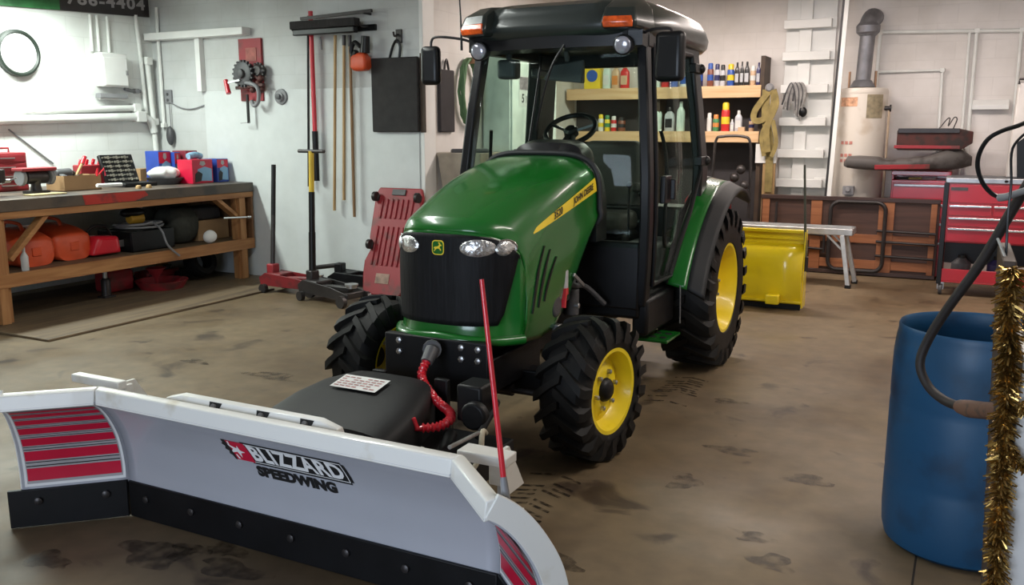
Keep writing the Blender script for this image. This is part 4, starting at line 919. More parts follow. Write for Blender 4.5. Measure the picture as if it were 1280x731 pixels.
solo(MB().disc([(.03, 0), (.032, .12), (.012, .16), (.012, .20), (.004, .21)], 14, Matrix.Translation((p.x, p.y, SH_))), 'spray_bottle', mat('grey_white_bottle', (.5, .5, .5), .4), 'pale bottle standing before the nearer orange case', 'bottle', (p.x, p.y, SH_))
p = AX(142, 322, -7.30); p.y -= .10
g = thing('chainsaw', 'red chainsaw on the lower shelf beside the orange cases', 'chainsaw', (p.x, p.y, SH_))
MB().rings([[(p.x + x, p.y + y, SH_ + z) for y, z in ((-.17 * k, .02), (.17 * k, .02), (.15 * k, .18 * k), (-.10 * k, .20 * k))] for x, k in ((-.18, .8), (-.1, 1), (.03, 1), (.06, .8))]).build('body', REDP, g, bev=.02)
MB().tube(smoothpts([(p.x - .06, p.y - .16, SH_ + .08), (p.x - .06, p.y - .10, SH_ + .26), (p.x - .06, p.y + .08, SH_ + .27), (p.x - .06, p.y + .16, SH_ + .12)]), .013, 8).build('handle', BLACK, g)
MB().prism([(0, -.03), (.14, -.035), (.17, 0), (.14, .035), (0, .03)], .008, frame((p.x - .05, p.y + .15, SH_ + .09), (.0, 1, 0), (0, 0, 1))).build('guide_bar', STEEL, g)
def coilP(c, rx, ry, n, dz, seed):
    rnd = random.Random(seed); P = []
    for k in range(n * 18):
        a = 2 * PI * k / 18; w_ = 1 + .09 * math.sin(k * .37 + seed)
        P.append((c[0] + rx * w_ * math.cos(a), c[1] + ry * w_ * math.sin(a), c[2] + dz * k / 18 + .012 * math.sin(k * .23)))
    return P
p = AX(165, 297, -7.5)
solo(MB().tube(coilP((-7.44, 6.22, SH_ + .225), .19, .25, 3, .014, 1) + smoothpts([(-7.22, 6.22, SH_ + .28), (-7.10, 6.22, SH_ + .20), (-7.03, 6.22, SH_ + .06), (-6.985, 6.32, SH_ - .06)], 6), .011, 8), 'hose_coil', GREYP, 'grey hose coiled on the lower shelf with its end hanging over', 'hose', (-7.42, 6.05, SH_))
g = thing('plastic_crate', 'low black crate under the grey hose coil', 'crate', (-7.5, 6.27, SH_))
MB().box((-7.72, 5.96, SH_), (-7.22, 6.48, SH_ + .015)).box((-7.72, 5.96, SH_), (-7.70, 6.48, SH_ + .20)).box((-7.24, 5.96, SH_), (-7.22, 6.48, SH_ + .20)).box((-7.70, 5.96, SH_), (-7.24, 5.98, SH_ + .20)).box((-7.70, 6.46, SH_), (-7.24, 6.48, SH_ + .20)).build('crate', BLACK, g, bev=.004)
MB().box((-7.69, 5.99, SH_ + .015), (-7.25, 6.45, SH_ + .17)).build('contents', DGREY, g)
p = AX(172, 284, -7.42)
g = thing('yellow_grease_gun', 'yellow and black power tool lying on the hose coil', 'power tool', (p.x, p.y, SH_ + .26))
MB().tube([(p.x, p.y - .10, SH_ + .31), (p.x, p.y + .06, SH_ + .31)], [.05, .055], 12).build('body', mat('dull_yellow_plastic', (.62, .34, .03), .5), g, bev=.01)
MB().ball((p.x - .02, p.y - .03, SH_ + .37), (.08, .15, .05)).build('cover', BLACK, g)
for nm, px, py, x, r, lab in (('duffel_bag', 222, 312, -7.45, (.20, .20, .19), 'dark olive bag slumped on the lower shelf beside the crate'), ('canvas_bag', 209, 300, -7.85, (.18, .24, .235), 'tall dark canvas bag standing at the back of the lower shelf')):
    p = AX(px, py, x); mb = MB()
    mb.grid(lambda a, b: (p.x + r[0] * math.copysign(abs(math.cos(2 * PI * a)) ** .7, math.cos(2 * PI * a)) * math.sin(PI * (.02 + .96 * b)) ** .5 * (1 + .06 * math.sin(10 * PI * a + 5 * b)), p.y + r[1] * math.copysign(abs(math.sin(2 * PI * a)) ** .7, math.sin(2 * PI * a)) * math.sin(PI * (.02 + .96 * b)) ** .5 * (1 + .07 * math.cos(8 * PI * a + 4 * b)), SH_ + r[2] + r[2] * math.cos(PI * (1 - b))), 36, 16)
    solo(mb, nm, mat(nm + '_cloth', (.035, .036, .028), .85, var=.3, scale=14, bump=.3), lab, 'bag', (p.x, p.y, SH_))
p = AX(272, 292, -7.35)
g = thing('cardboard_box', 'small cardboard box on the lower shelf at its far right end', 'box', (p.x, p.y, SH_))
MB().box((p.x - .3, p.y - .28, SH_), (p.x, p.y + .17, SH_ + .22)).build('carton', CARD, g, bev=.004)
MB().add([(p.x - .15 - .02, p.y - .28, SH_ + .2205), (p.x - .15 + .02, p.y - .28, SH_ + .2205), (p.x - .13, p.y + .17, SH_ + .2205), (p.x - .17, p.y + .17, SH_ + .2205)], [(0, 1, 2, 3)]).build('tape', mat('brown_tape', (.30, .20, .11), .3), g, smooth=False)
solo(MB().rings([[(p.x - .30 + a, p.y + b, SH_ + .2215 + z) for a, z in ((0, 0), (.28, 0), (.26, .13), (.03, .15))] for b in (-.30, .10)]), 'tool_bag', DGREY, 'dark grey tool bag sitting on the small cardboard box', 'bag', (p.x, p.y, SH_ + .2215), bev=.03)
solo(MB().tube([AX(279, 272.5, -7.0), AX(312, 271.0, -7.0)], .010, 10).tube([AX(309, 271.1, -7.0), AX(313, 271, -7.0)], .016, 8), 'chrome_breaker_bar', CHROME, 'thin chrome bar lying across the right legs of the bench', 'bar')
p = AX(263, 308, -7.12)
solo(MB().grid(lambda a, b: (p.x + .05 * math.cos(2 * PI * a) * math.sin(PI * b) * (1 + .2 * math.sin(9 * a)), p.y + .085 * math.sin(2 * PI * a) * math.sin(PI * b), SH_ + .07 - .07 * math.cos(PI * b)), 20, 10), 'white_rag', PAPER, 'crumpled white rag at the front of the lower shelf', 'rag', (p.x, p.y, SH_))
# on the floor below
def floor_at(px, py): q = AZ(px, py, .02); return q
q = floor_at(195, 372); q = AX(190, 370, -7.35)
g = thing('drip_pan', 'round red drip pan on the plywood under the bench', 'pan', (-7.30, 6.35, .0205))
MB().lathe([(.02, .006), (.20, .006), (.245, .085), (.26, .085), (.21, 0), (.02, 0)], 28, Matrix.Translation((-7.30, 6.35, .0205))).build('pan', REDD, g)
g = thing('funnel', 'small red funnel standing in the round drip pan', 'funnel', (-7.32, 6.36, .028))
MB().lathe([(.012, 0), (.016, .09), (.09, .20), (.10, .20), (.10, .205), (.085, .20), (.010, .09), (.006, 0)], 20, Matrix.Translation((-7.32, 6.30, .028))).build('cone', REDD, g)
g = thing('fuel_can', 'red fuel can on the plywood at the back under the bench', 'fuel can', (-7.6, 6.1, .0205))
MB().rings([[(-7.6 + .11 * k * x, 6.02 + .15 * k * y, .0205 + z) for x, y in ((-1, -1), (1, -1), (1, 1), (-1, 1))] for z, k in ((0, .95), (.03, 1), (.19, 1), (.23, .8), (.24, .4))]).build('can', REDD, g, bev=.02)
MB().tube([(-7.55, 6.02, .25), (-7.50, 6.06, .30)], .02, 10).build('spout', mat('dull_yellow_spout', (.55, .36, .05), .5), g)
g = thing('spare_tire', 'dark tire lying on edge under the right end of the bench', 'tire', (-7.62, 6.98, .0205))
MB().lathe([(.10, -.075), (.16, -.085), (.175, -.05), (.18, 0), (.175, .05), (.16, .085), (.10, .075), (.10, -.075)], 32, frame((-7.45, 7.02, .2005), (0, 1, 0), (-.3, 0, .95))).build('tread', RUBBER, g)
for k, (x, y, m, lab) in enumerate(((-7.35, 5.72, DKMET, 'dark bottle jack on the plywood left of the red pan'), (-7.80, 6.75, REDD, 'low red trolley jack on the plywood right of the pan'))):
    if k == 0:
        g = thing('bottle_jack', lab, 'jack', (x, y, .0205)); M0 = Matrix.Translation((x, y, .0205))
        MB().box((x - .06, y - .06, .0205), (x + .06, y + .06, .04)).lathe([(.045, .02), (.045, .17), (.03, .19)], 18, M0).build('body', m, g, bev=.004)
        MB().disc([(.022, .18), (.022, .26), (.03, .265), (.03, .28)], 14, M0).build('ram', STEEL, g)
    else:
        g = thing('trolley_jack', lab, 'jack', (x, y, .0205))
        MB().box((x - .10, y - .24, .05), (x - .06, y + .20, .12)).box((x + .06, y - .24, .05), (x + .10, y + .20, .12)).box((x - .06, y - .2, .06), (x + .06, y - .05, .13)).build('frame', m, g, bev=.01)
        for sx in (-.11, .11):
            for sy in (-.2, .16): MB().disc([(.035, -.015), (.035, .015)], 14, frame((x + sx, y + sy, .0555), (0, 1, 0), (0, 0, 1))).build('wheel', DKMET, g)
        MB().disc([(.04, .10), (.04, .14), (.05, .145), (.05, .155)], 14, Matrix.Translation((x, y + .12, 0))).bar((x, y + .12, .11), (x, y - .08, .09), .06, .03).build('saddle', DKMET, g, bev=.004)

# ------------------------------------------------------------------ clock wall
CP = Vector((XL, 5.815, 2.375))
g = thing('wall_clock', 'round white wall clock with a dark rim above the bench', 'clock', CP)
Mc = frame(CP, (0, 1, 0), (0, 0, 1)); RC = .215
MB().disc([(RC, .004), (RC, .04), (RC - .012, .046)], 48, Mc).build('clock_face', PAPER, g)
MB().lathe([(RC - .030, .044), (RC - .012, .062), (RC + .010, .056), (RC + .014, .004)], 48, Mc).build('rim', mat('dark_green_rim', (.020, .028, .022), .4), g)
nm = MB()
for k in range(12):
    a = math.radians(90 - 30 * k); nm.cbox((0, 0, 0), (.020 if k % 3 == 0 else .014, .005, .002), Mc @ Matrix.Translation((.178 * math.cos(a), .178 * math.sin(a), .0475)) @ Matrix.Rotation(a, 4, 'Z'))
nm.build('hour_marks', DECALG, g)['kind'] = 'stuff'
MB().bar(Mc @ Vector((-.02, -.002, .05)), Mc @ Vector((.09, .004, .05)), .008, .002, (1, 0, 0)).build('hour_hand', DECALG, g)
MB().bar(Mc @ Vector((.02, .0, .053)), Mc @ Vector((-.13, .012, .053)), .006, .002, (1, 0, 0)).build('minute_hand', DECALG, g)
# hanging sign: green half, black half, number
SG = thing('wall_sign', 'green and black sign with a white number high on the clock wall', 'sign', (XL, 6.4, 2.84))
zb = lambda y: 2.815 + (y - 5.70) * .045
MB().add([(XL + d, y, z) for d in (.005, .035) for y, z in ((4.4, zb(4.4)), (7.46, zb(7.46)), (7.46, zb(7.46) + .46), (4.4, zb(4.4) + .46))], [(3, 2, 1, 0), (4, 5, 6, 7), (0, 1, 5, 4), (1, 2, 6, 5), (2, 3, 7, 6), (3, 0, 4, 7)]).build('black_board', mat('black_sign_board', (.030, .024, .024), .35), SG)
MB().add([(XL + d, y, z) for d in (.034, .039) for y, z in ((4.4, zb(4.4) - .001), (6.32, zb(6.32) - .001), (6.32, zb(6.32) + .46), (4.4, zb(4.4) + .46))], [(3, 2, 1, 0), (4, 5, 6, 7), (0, 1, 5, 4), (1, 2, 6, 5), (2, 3, 7, 6), (3, 0, 4, 7)]).build('green_panel', mat('green_sign_vinyl', (.030, .145, .045), .4, var=.3, scale=9), SG)
vs, fs = text_geo('786-4404', .165, bold=.005, spacing=1.15)
wx = max(q[0] for q in vs) - min(q[0] for q in vs)
MB().add([(XL + .040, 6.90 + x * 1.0 / wx, zb(6.90 + x * 1.0 / wx) + .125 + y) for x, y, z in vs], fs).build('lettering', DECALG, SG, smooth=False)
# pipes, electrical box, outlet
def pipe(P, r, lab, grp=None, name='wall_pipe', m=PIPEW, clips=()):
    g = thing(name, lab, 'pipe', P[0], grp)
    MB().tube(P, r, 12).build('run', m, g)
    for c in clips: MB().cbox(c, (r * 2.6, r * 2.6, r * 2.6)).build('coupling', m, g, bev=.004)
    return g
X_ = XL + .05
pipe([(X_, 4.0, 1.64), (X_, 5.6, 1.725), (X_, 7.28, 1.775), (X_, 7.36, 1.73), (X_, 7.40, 1.60)], .045, 'thick white pipe running level along the clock wall, lower of two', 'level pipes on the clock wall', clips=[(X_, 7.20, 1.775)])
pipe([(X_ - .01, 4.0, 1.74), (X_ - .01, 5.6, 1.80), (X_ - .01, 7.19, 1.875)], .034, 'thinner white pipe running level along the clock wall, upper of two', 'level pipes on the clock wall', clips=[(X_ - .01, 7.17, 1.875)])
for y, lab in ((6.67, 'white conduit above the electrical box, first from the clock'), (6.755, 'white conduit above the electrical box, second from the clock'), (6.885, 'white conduit above the electrical box, farthest from the clock')):
    pipe([(XL + .03, y, 2.46), (XL + .03, y + .005, 2.84)], .017, lab, 'conduits above the electrical box')
pipe([(XL + .03, 7.27, 2.9), (XL + .03, 7.30, 2.40), (XL + .03, 7.32, 1.82)], .022, 'white pipe dropping left of the corner on the clock wall', 'corner pipes')
pipe([(XL + .045, 7.37, 2.45), (XL + .045, 7.40, 1.85), (XL + .045, 7.42, 1.06)], .030, 'white pipe dropping nearest the corner down to the bench', 'corner pipes', clips=[(XL + .045, 7.41, 1.72), (XL + .045, 7.38, 2.40)])
pipe([(XL + .14, YT - .03, 3.0), (XL + .14, YT - .03, 1.70)], .020, 'white pipe on the tool wall just right of the corner', 'corner pipes', clips=[(XL + .14, YT - .035, 1.68)])
g = thing('electrical_box', 'white electrical box under the conduits on the clock wall', 'electrical box', (XL, 6.86, 2.08))
MB().box((XL, 6.70, 2.09), (XL + .13, 7.03, 2.45)).build('housing', PAINTW, g, bev=.012)
MB().box((XL + .13, 6.715, 2.105), (XL + .140, 7.015, 2.40)).build('cover', PAINTW, g, bev=.006)
MB().box((XL + .14, 6.99, 2.22), (XL + .155, 7.01, 2.27)).build('latch', STEEL, g)
g = thing('tube_lamp', 'short grey tube lamp under the electrical box', 'lamp', (XL, 6.9, 1.98))
MB().prism([(-.045, 0), (.045, 0), (.03, .05), (-.03, .05)], .36, frame((XL + .06, 6.67, 1.97), (1, 0, 0), (0, 0, 1)) @ Matrix.Rotation(PI, 4, 'Y')).build('reflector', GREYP, g, bev=.004)
MB().tube([(XL + .06, 6.69, 1.965), (XL + .06, 7.02, 1.965)], .014, 10).build('tube', PAPER, g)
pipe([(XL + .03, 7.05, 2.08), (XL + .03, 7.14, 2.06), (XL + .03, 7.26, 2.06)], .02, 'short grey elbow pipe right of the electrical box', None, m=GREYP, clips=[(XL + .03, 7.20, 2.06)])
g = thing('power_outlet', 'small grey power outlet on the tool wall near the corner', 'outlet', (-8.28, YT, 1.98))
MB().box((-8.33, YT - .03, 1.93), (-8.22, YT, 2.08)).build('plate', GREYP, g, bev=.006)
for z in (1.965, 2.03): MB().disc([(.018, 0), (.018, .003)], 14, frame((-8.275, YT - .030, z), (1, 0, 0), (0, 0, 1))).build('socket', DGREY, g)
solo(MB().tube(smoothpts([(-8.25, YT - .035, 1.95), (-8.10, YT - .02, 1.88), (-7.92, YT - .02, 1.86), (-7.72, YT - .02, 1.90)]), .007, 8), 'cable', GREYP, 'grey cable drooping from the corner outlet to the white panel', 'cable')
g = thing('hanging_brush', 'small dark brush hanging below the corner outlet', 'brush', (-8.24, YT - .03, 1.42))
MB().tube([(-8.25, YT - .035, 1.93), (-8.25, YT - .03, 1.66)], .006, 6).build('cord', GREYP, g)
MB().ball((-8.25, YT - .05, 1.56), (.05, .04, .11)).build('bristles', DGREY, g)
solo(MB().tube([(XL + .012, 5.65, 1.63), (XL + .012, 6.10, 1.28)], .008, 6), 'wire', GREYP, 'thin grey wire slanting down the clock wall below the pipes', 'wire')

# ------------------------------------------------------------------ tool wall
def P7(px, py, d=.04): return AY(px, py, YT - d)
g = thing('wall_winch', 'grey geared winch with red crank on a red board on the tool wall', 'winch', P7(314, 88, 0))
a, b = P7(298, 49, .02), P7(330, 126, .02)
MB().box((a.x, YT - .03, b.z), (b.x, YT - .012 + .012, a.z)).build('red_board', REDD, g, bev=.003)
bd = MB()
pp = P7(314, 68, .03)
MB().box((pp.x - .075, YT - .036, pp.z - .07), (pp.x + .075, YT - .030, pp.z + .07)).build('card', mat('worn_label', (.36, .10, .08), .6, var=.4, scale=14), g)
c0 = P7(304, 92, .14)
F0 = frame(c0, (1, 0, 0), (0, 0, 1)); gc = MB().disc([(.115, -.03), (.125, -.02), (.125, .02), (.10, .03)], 26, F0).disc([(.05, -.11), (.05, .06), (.03, .07)], 16, F0)
for k in range(18): gc.cbox((.13, 0, 0), (.03, .022, .036), F0 @ Matrix.Rotation(2 * PI * k / 18, 4, 'Z'))
gc.build('gear_case', DGREY, g, bev=.004)
c1 = P7(320, 88, .12)
F1 = frame(c1, (1, 0, 0), (0, 0, 1)); gc = MB().disc([(.06, -.09), (.075, -.04), (.075, -.02), (.05, .0)], 22, F1)
for k in range(12): gc.cbox((.078, 0, -.03), (.02, .018, .024), F1 @ Matrix.Rotation(2 * PI * k / 12, 4, 'Z'))
gc.build('small_gear', DKMET, g)
MB().bar(P7(296, 110, .11), P7(330, 106, .11), .05, .035).bar(P7(300, 80, .09), P7(326, 100, .09), .05, .03).build('bracket', RUSTR, g, bev=.006)
MB().tube(smoothpts([P7(296, 102, .14), P7(312, 104, .15), P7(322, 110, .14), P7(323, 126, .13), P7(318, 132, .13), P7(314, 126, .13)]), .022, 10).build('hook', GREYP, g)
MB().bar(P7(309, 118, .10), P7(311, 154, .10), .022, .022).build('drop_bar', BLACK, g)
MB().bar(P7(301, 154, .10), P7(312, 153, .10), .010, .010).build('drop_foot', STEEL, g)
cr = MB().bar(P7(300, 100, .18), P7(284, 104, .20), .025, .02).build('crank_arm', STEEL, g)
MB().tube([P7(282, 100, .20), P7(286, 117, .22)], [.024, .028], 10).build('crank_grip', REDP, g)
for px, py in ((323, 104), (327, 112), (316, 112), (326, 98)): MB().ball(P7(px, py, .10), .035, 8, 10).build('casting', RUSTR, g)
pp = P7(353, 121, 0)
g = thing('wall_fitting', 'round grey fitting on the tool wall beside the red winch', 'fitting', pp)
MB().disc([(.085, 0), (.08, .02), (.05, .03), (.05, .045), (.02, .05)], 24, frame((pp.x, YT - .012, pp.z), (1, 0, 0), (0, 0, 1))).build('plate', GREYP, g)
MB().disc([(.03, .05), (.03, .07), (.012, .075)], 16, frame((pp.x, YT - .012, pp.z), (1, 0, 0), (0, 0, 1))).build('button', DGREY, g)
rk = thing('tool_rack', 'dark rack of hooks holding long handled tools on the tool wall', 'rack', (P7(420, 36, 0).x, YT, 2.6))
a, b = P7(368, 42, .02), P7(470, 36, .02)
MB().box((a.x, YT - .035, 2.60), (b.x, YT, 2.66)).build('rail', BLACKM, rk, bev=.004)
a2, b2 = P7(384, 20, .02), P7(472, 11, .02)
MB().bar((a2.x, YT - .12, 2.745), (b2.x, YT - .12, 2.775), .03, .03).build('upper_rod', DKMET, rk)
for k in range(6):
    x = a.x + (b.x - a.x) * (k + .5) / 6
    MB().tube(smoothpts([(x, YT - .03, 2.64), (x, YT - .14, 2.63), (x, YT - .17, 2.67)]), .009, 8).build('hook', DKMET, rk)
for x in (a2.x + .1, b2.x - .1): MB().bar((x, YT, 2.76), (x, YT - .13, 2.76), .02, .02).build('rod_bracket', DKMET, rk)
def hang(name, lab, cat, top, bot, r, m, parts=(), grp=None, d=.085):
    t, b_ = P7(*top, d), P7(*bot, d); g = thing(name, lab, cat, b_, grp)
    n = MB().tube([t, b_], r, 10).build('shaft', m, g)
    for nm, f0, f1, rr, mm in parts: MB().tube([t + (b_ - t) * f0, t + (b_ - t) * f1], rr, 10).build(nm, mm, g)
    return g, t, b_
g, t, b_ = hang('push_broom', 'push broom with a wide black head hung head up at the rack', 'broom', (419, 44), (418, 263), .016, TANW, grp='long handled tools on the rack')
c = P7(410, 33, .16)
MB().box((P7(370, 40, .16).x, YT - .22, 2.57), (P7(447, 40, .16).x, YT - .15, 2.63)).build('head', BLACK, g, bev=.01)
MB().box((P7(368, 40, .16).x, YT - .235, 2.63), (P7(449, 40, .16).x, YT - .14, 2.71)).build('bristles', mat('black_bristle', (.02, .018, .018), .9, var=.4, scale=60, bump=.5, stretch=(1, 1, .1)), g, bev=.008)
hang('garden_rake', 'tan handled rake hung on the rack, second of the wooden handles', 'rake', (430, 44), (430, 250), .016, TANW, [('ferrule', .0, .06, .02, DKMET)], 'long handled tools on the rack')
hang('hoe', 'tan handled hoe hung on the rack, farthest right wooden handle', 'hoe', (437, 44), (443, 271), .016, wood('dark_handle', (.20, .11, .05), (.32, .19, .085), 2), [('ferrule', .0, .06, .02, DKMET)], 'long handled tools on the rack')
hang('pry_pole', 'thin black pole hung at the left end of the tool rack', 'pole', (385, 44), (386, 233), .013, BLACK, (), 'long handled tools on the rack')
hang('bolt_cutter_pole', 'red pole with a black grip hung on the tool rack', 'pole', (388, 14), (396, 226), .024, REDP, [('grip', .70, 1.0, .032, BLACK)], 'long handled tools on the rack')
hang('pruning_pole', 'thin grey handled pole hung beside the red pole', 'pole', (400, 46), (402, 62), .010, GREYP, (), 'long handled tools on the rack')
g = thing('hand_blower', 'orange and black power tool hung at the right of the rack', 'power tool', P7(450, 80, .1))
c = P7(451, 76, .12)
MB().rings([[(c.x + x * k, c.y + y * k, c.z + z) for x, y in ((-.09, -.06), (.09, -.06), (.09, .06), (-.09, .06))] for z, k in ((-.10, .75), (-.06, 1.05), (.03, 1), (.08, .6))]).build('body', ORANGE, g, bev=.02)
MB().bar((c.x - .10, c.y, c.z - .02), (c.x - .03, c.y - .03, c.z + .10), .05, .05).build('motor', BLACK, g, bev=.012)
MB().tube([P7(456, 66, .12), P7(457, 45, .12)], [.05, .042], 12).build('nozzle', BLACK, g)
MB().tube(smoothpts([P7(444, 74, .12), P7(439, 64, .12), P7(443, 53, .12), P7(450, 58, .12)]), .022, 8).build('handle', BLACK, g)
g = thing('mechanic_mat', 'black padded kneeling mat hung by a strap on the tool wall', 'mat', P7(494, 165, .03))
a, b = P7(464, 73, .05), P7(524, 165, .05)
MB().box((a.x, YT - .065, b.z), (b.x, YT - .02, a.z)).build('pad', mat('black_foam', (.022, .02, .02), .8, var=.3, scale=10), g, bev=.012)
MB().tube(smoothpts([P7(487, 73, .05), P7(491, 58, .06), P7(496, 50, .07), P7(500, 58, .06), P7(499, 73, .05)]), .013, 8).build('strap', BLACK, g)
g = thing('wall_hook', 'dark hook above the black mat on the tool wall', 'hook', P7(499, 47, .0))
pp = P7(499, 46, .0); MB().box((pp.x - .03, YT - .02, pp.z - .06), (pp.x + .04, YT, pp.z + .07)).tube(smoothpts([(pp.x, YT - .015, pp.z + .02), (pp.x, YT - .08, pp.z), (pp.x, YT - .10, pp.z + .04)]), .012, 8).build('plate', DKMET, g, bev=.004)
solo(MB().box((P7(525, 72, .02).x, YT - .03, 1.60), (P7(525, 72, .02).x + .055, YT - .012, 2.36)), 'dark_strip', BROWNW, 'narrow dark wooden strip right of the black mat', 'strip', bev=.003)
# floor jacks and creeper
def floor_jack(p, rz, name, lab, body, hp, cols, tbar=False):
    g = thing(name, lab, 'jack', (p[0], p[1], 0)); M = rotM((p[0], p[1], 0), 'Z', rz)
    for sy in (-.12, .12):
        MB().prism([(-.36, .07), (.34, .06), (.36, .12), (.10, .17), (-.30, .20), (-.38, .15)], .012, M @ Matrix.Translation((0, sy + .006, 0)) @ Matrix.Rotation(PI / 2, 4, 'X')).build('side_plate', body, g, bev=.003)
        for sx, r in ((-.30, .045), (.30, .058)):
            MB().disc([(r, -.022), (r, .022)], 18, M @ Matrix.Translation((sx, sy * 1.28, r)) @ Matrix.Rotation(PI / 2, 4, 'X')).build('wheel', DKMET, g)
    MB().cbox((-.22, 0, .14), (.20, .20, .11), M).cbox((.30, 0, .10), (.03, .24, .06), M).bar(M @ Vector((-.25, 0, .13)), M @ Vector((.26, 0, .15)), .07, .05).build('pump_body', body, g, bev=.01)
    MB().disc([(.05, 0), (.05, .02), (.065, .025), (.065, .04)], 18, M @ Matrix.Translation((.27, 0, .165))).build('saddle', STEEL, g)
    MB().cbox((-.30, 0, .22), (.09, .10, .12), M).build('handle_socket', cols[0], g, bev=.012)
    b0 = M @ Vector((-.30, 0, .26)); t0 = Vector(hp); n = len(cols) - 1
    for k in range(n): MB().tube([b0 + (t0 - b0) * k / n, b0 + (t0 - b0) * (k + 1) / n], .024 if not tbar else .034 - .004 * k, 12).build('handle', cols[k + 1], g)
    if tbar: MB().tube([t0 + Vector((-.17, .02, 0)), t0 + Vector((.17, -.02, 0))], .018, 10).build('cross_bar', DKMET, g)
jp = AZ(341, 366, .0)
floor_jack((jp.x + .21, jp.y + .12), 0, 'floor_jack', 'red floor jack with a tall black handle by the bench end', stained('dark_jack_red', (.20, .014, .018), (.07, .02, .02), .45, 7, .5, .68), AY(342, 206, jp.y + .30), (REDD, DKMET, BLACK))
jp = AZ(395, 378, .0)
floor_jack((jp.x + .13, jp.y + .10), -12, 'floor_jack', 'dark floor jack with a yellow and black handle and cross bar', DKMET, AY(389, 189, jp.y + .25), (DKMET, BLACK, BLACK, mat('yellow_handle_paint', (.62, .42, .03), .4)), True)
jp = AZ(430, 366, 0)
floor_jack((jp.x + .15, jp.y + .18), 8, 'floor_jack', 'black low floor jack lying between the dark jack and creeper', BLACKM, (jp.x - .5, jp.y + .18, .20), (BLACKM, DKMET))
# creeper leaning on the tool wall
g = thing('mechanic_creeper', 'red plastic creeper with slots leaning against the tool wall', 'creeper', (-5.05, 7.2, 0))
c0 = AY(478, 376, 7.02); c1 = AY(489, 236, 7.40)
c0 = Vector((c0.x, c0.y, .012))
MC = frame(c0, (1, 0, 0), (c1 - c0)); Lc = (c1 - c0).length
half = [(.0, .20), (.05, .235), (.20, .265), (.34, .275), (.44, .235), (.50, .225), (.58, .265), (.95, .280), (Lc * .92, .285), (Lc, .25)]
out = [(h, y) for y, h in half] + [(-h, y) for y, h in reversed(half)]
MB().prism(out, .045, MC @ Matrix.Translation((0, 0, -.02))).build('bed', REDD, g, bev=.012)
for k in range(7):
    x = -.18 + .06 * k
    for y0, y1 in ((.30, .70), (.78, Lc - .12)):
        MB().cbox((x, (y0 + y1) / 2, .030), (.022, y1 - y0, .018), MC).build('rib', REDD, g, bev=.006)
MB().cbox((-.02, .17, .0265), (.16, .10, .006), MC).build('worn_label', mat('worn_tan_label', (.34, .22, .17), .7, var=.4, scale=18), g)
MB().cbox((0, Lc - .05, .03), (.16, .06, .02), MC).build('hand_slot', DGREY, g, bev=.004)
for x, y in ((-.25, Lc * .90), (.25, Lc * .90), (-.215, .50), (.25, .40)):
    MB().disc([(.05, -.018), (.05, .018)], 16, MC @ Matrix.Translation((x, y, .07)) @ Matrix.Rotation(PI / 2, 4, 'Y')).cbox((x, y, .035), (.05, .06, .04), MC).build('caster', DKMET, g, bev=.004)
# ------------------------------------------------------------------ side wall of the recess
def PS(px, py, d=.03): return AX(px, py, XS + d)
a, b = PS(549, 86), PS(568, 165)
g = thing('hanging_mat', 'black flat mat hung on the side wall behind the tractor mirror', 'panel', (XS, (a.y + b.y) / 2, b.z))
MB().box((XS, a.y, b.z), (XS + .04, b.y, a.z)).build('pad', mat('black_panel_face', (.022, .018, .020), .7, var=.3), g, bev=.01)
MB().tube(smoothpts([(XS + .03, a.y + .1, a.z), (XS + .03, (a.y + b.y) / 2, a.z + .10), (XS + .03, b.y - .1, a.z)]), .012, 8).build('hanger', DKMET, g)
c = PS(584, 115)
solo(MB().tube([(XS + .06 + .03 * math.sin(k * .9), c.y + .17 * (1 + .05 * math.sin(k)) * math.cos(2 * PI * k / 16), c.z + .34 * math.sin(2 * PI * k / 16)) for k in range(16 * 5)], .016, 8), 'garden_hose', mat('green_hose', (.10, .20, .09), .5), 'green garden hose coiled on the side wall beside the black hanging mat', 'hose', (XS + .06, c.y, c.z - .35))
pp = PS(584, 80, .0); solo(MB().bar((XS, c.y, c.z + .31), (XS + .14, c.y, c.z + .31), .05, .04).bar((XS + .12, c.y, c.z + .31), (XS + .12, c.y, c.z + .38), .02, .05), 'hose_bracket', mat('rust_bracket', (.42, .22, .12), .6), 'tan bracket holding the green garden hose', 'bracket', bev=.005)
a, b = PS(538, 192, .0), PS(572, 262, .0)
g = thing('utility_tub', 'beige tub on legs against the side wall behind the tractor', 'tub', (XS + .25, 7.95, 0))
MB().rings([[(XS + .27 + x * k, 7.98 + y * k, z) for x, y in ((-.25, -.27), (.25, -.27), (.25, .27), (-.25, .27))] for z, k in ((.98, .82), (1.0, .86), (1.36, 1), (1.40, 1.04), (1.40, .96), (1.02, .80))]).build('basin', mat('beige_basin', (.40, .34, .27), .5, var=.2), g, bev=.012)
for x in (.07, .47):
    for y in (7.76, 8.20): MB().bar((XS + x, y, 0), (XS + x, y, 1.0), .035, .035).build('leg', DKMET, g)
MB().bar((XS + .10, 7.85, 1.405), (XS + .40, 8.1, 1.405), .10, .06).build('cloth', DGREY, g, bev=.02)
g = thing('door_cabinet', 'tall pale cabinet against the side wall seen through the cab', 'cabinet', (XS + .2, 9.28, 0))
MB().box((XS + .02, 8.68, 0), (XS + .35, 9.88, 2.45)).build('carcass', mat('pale_green_cabinet', (.80, .86, .82), .45), g, bev=.008)
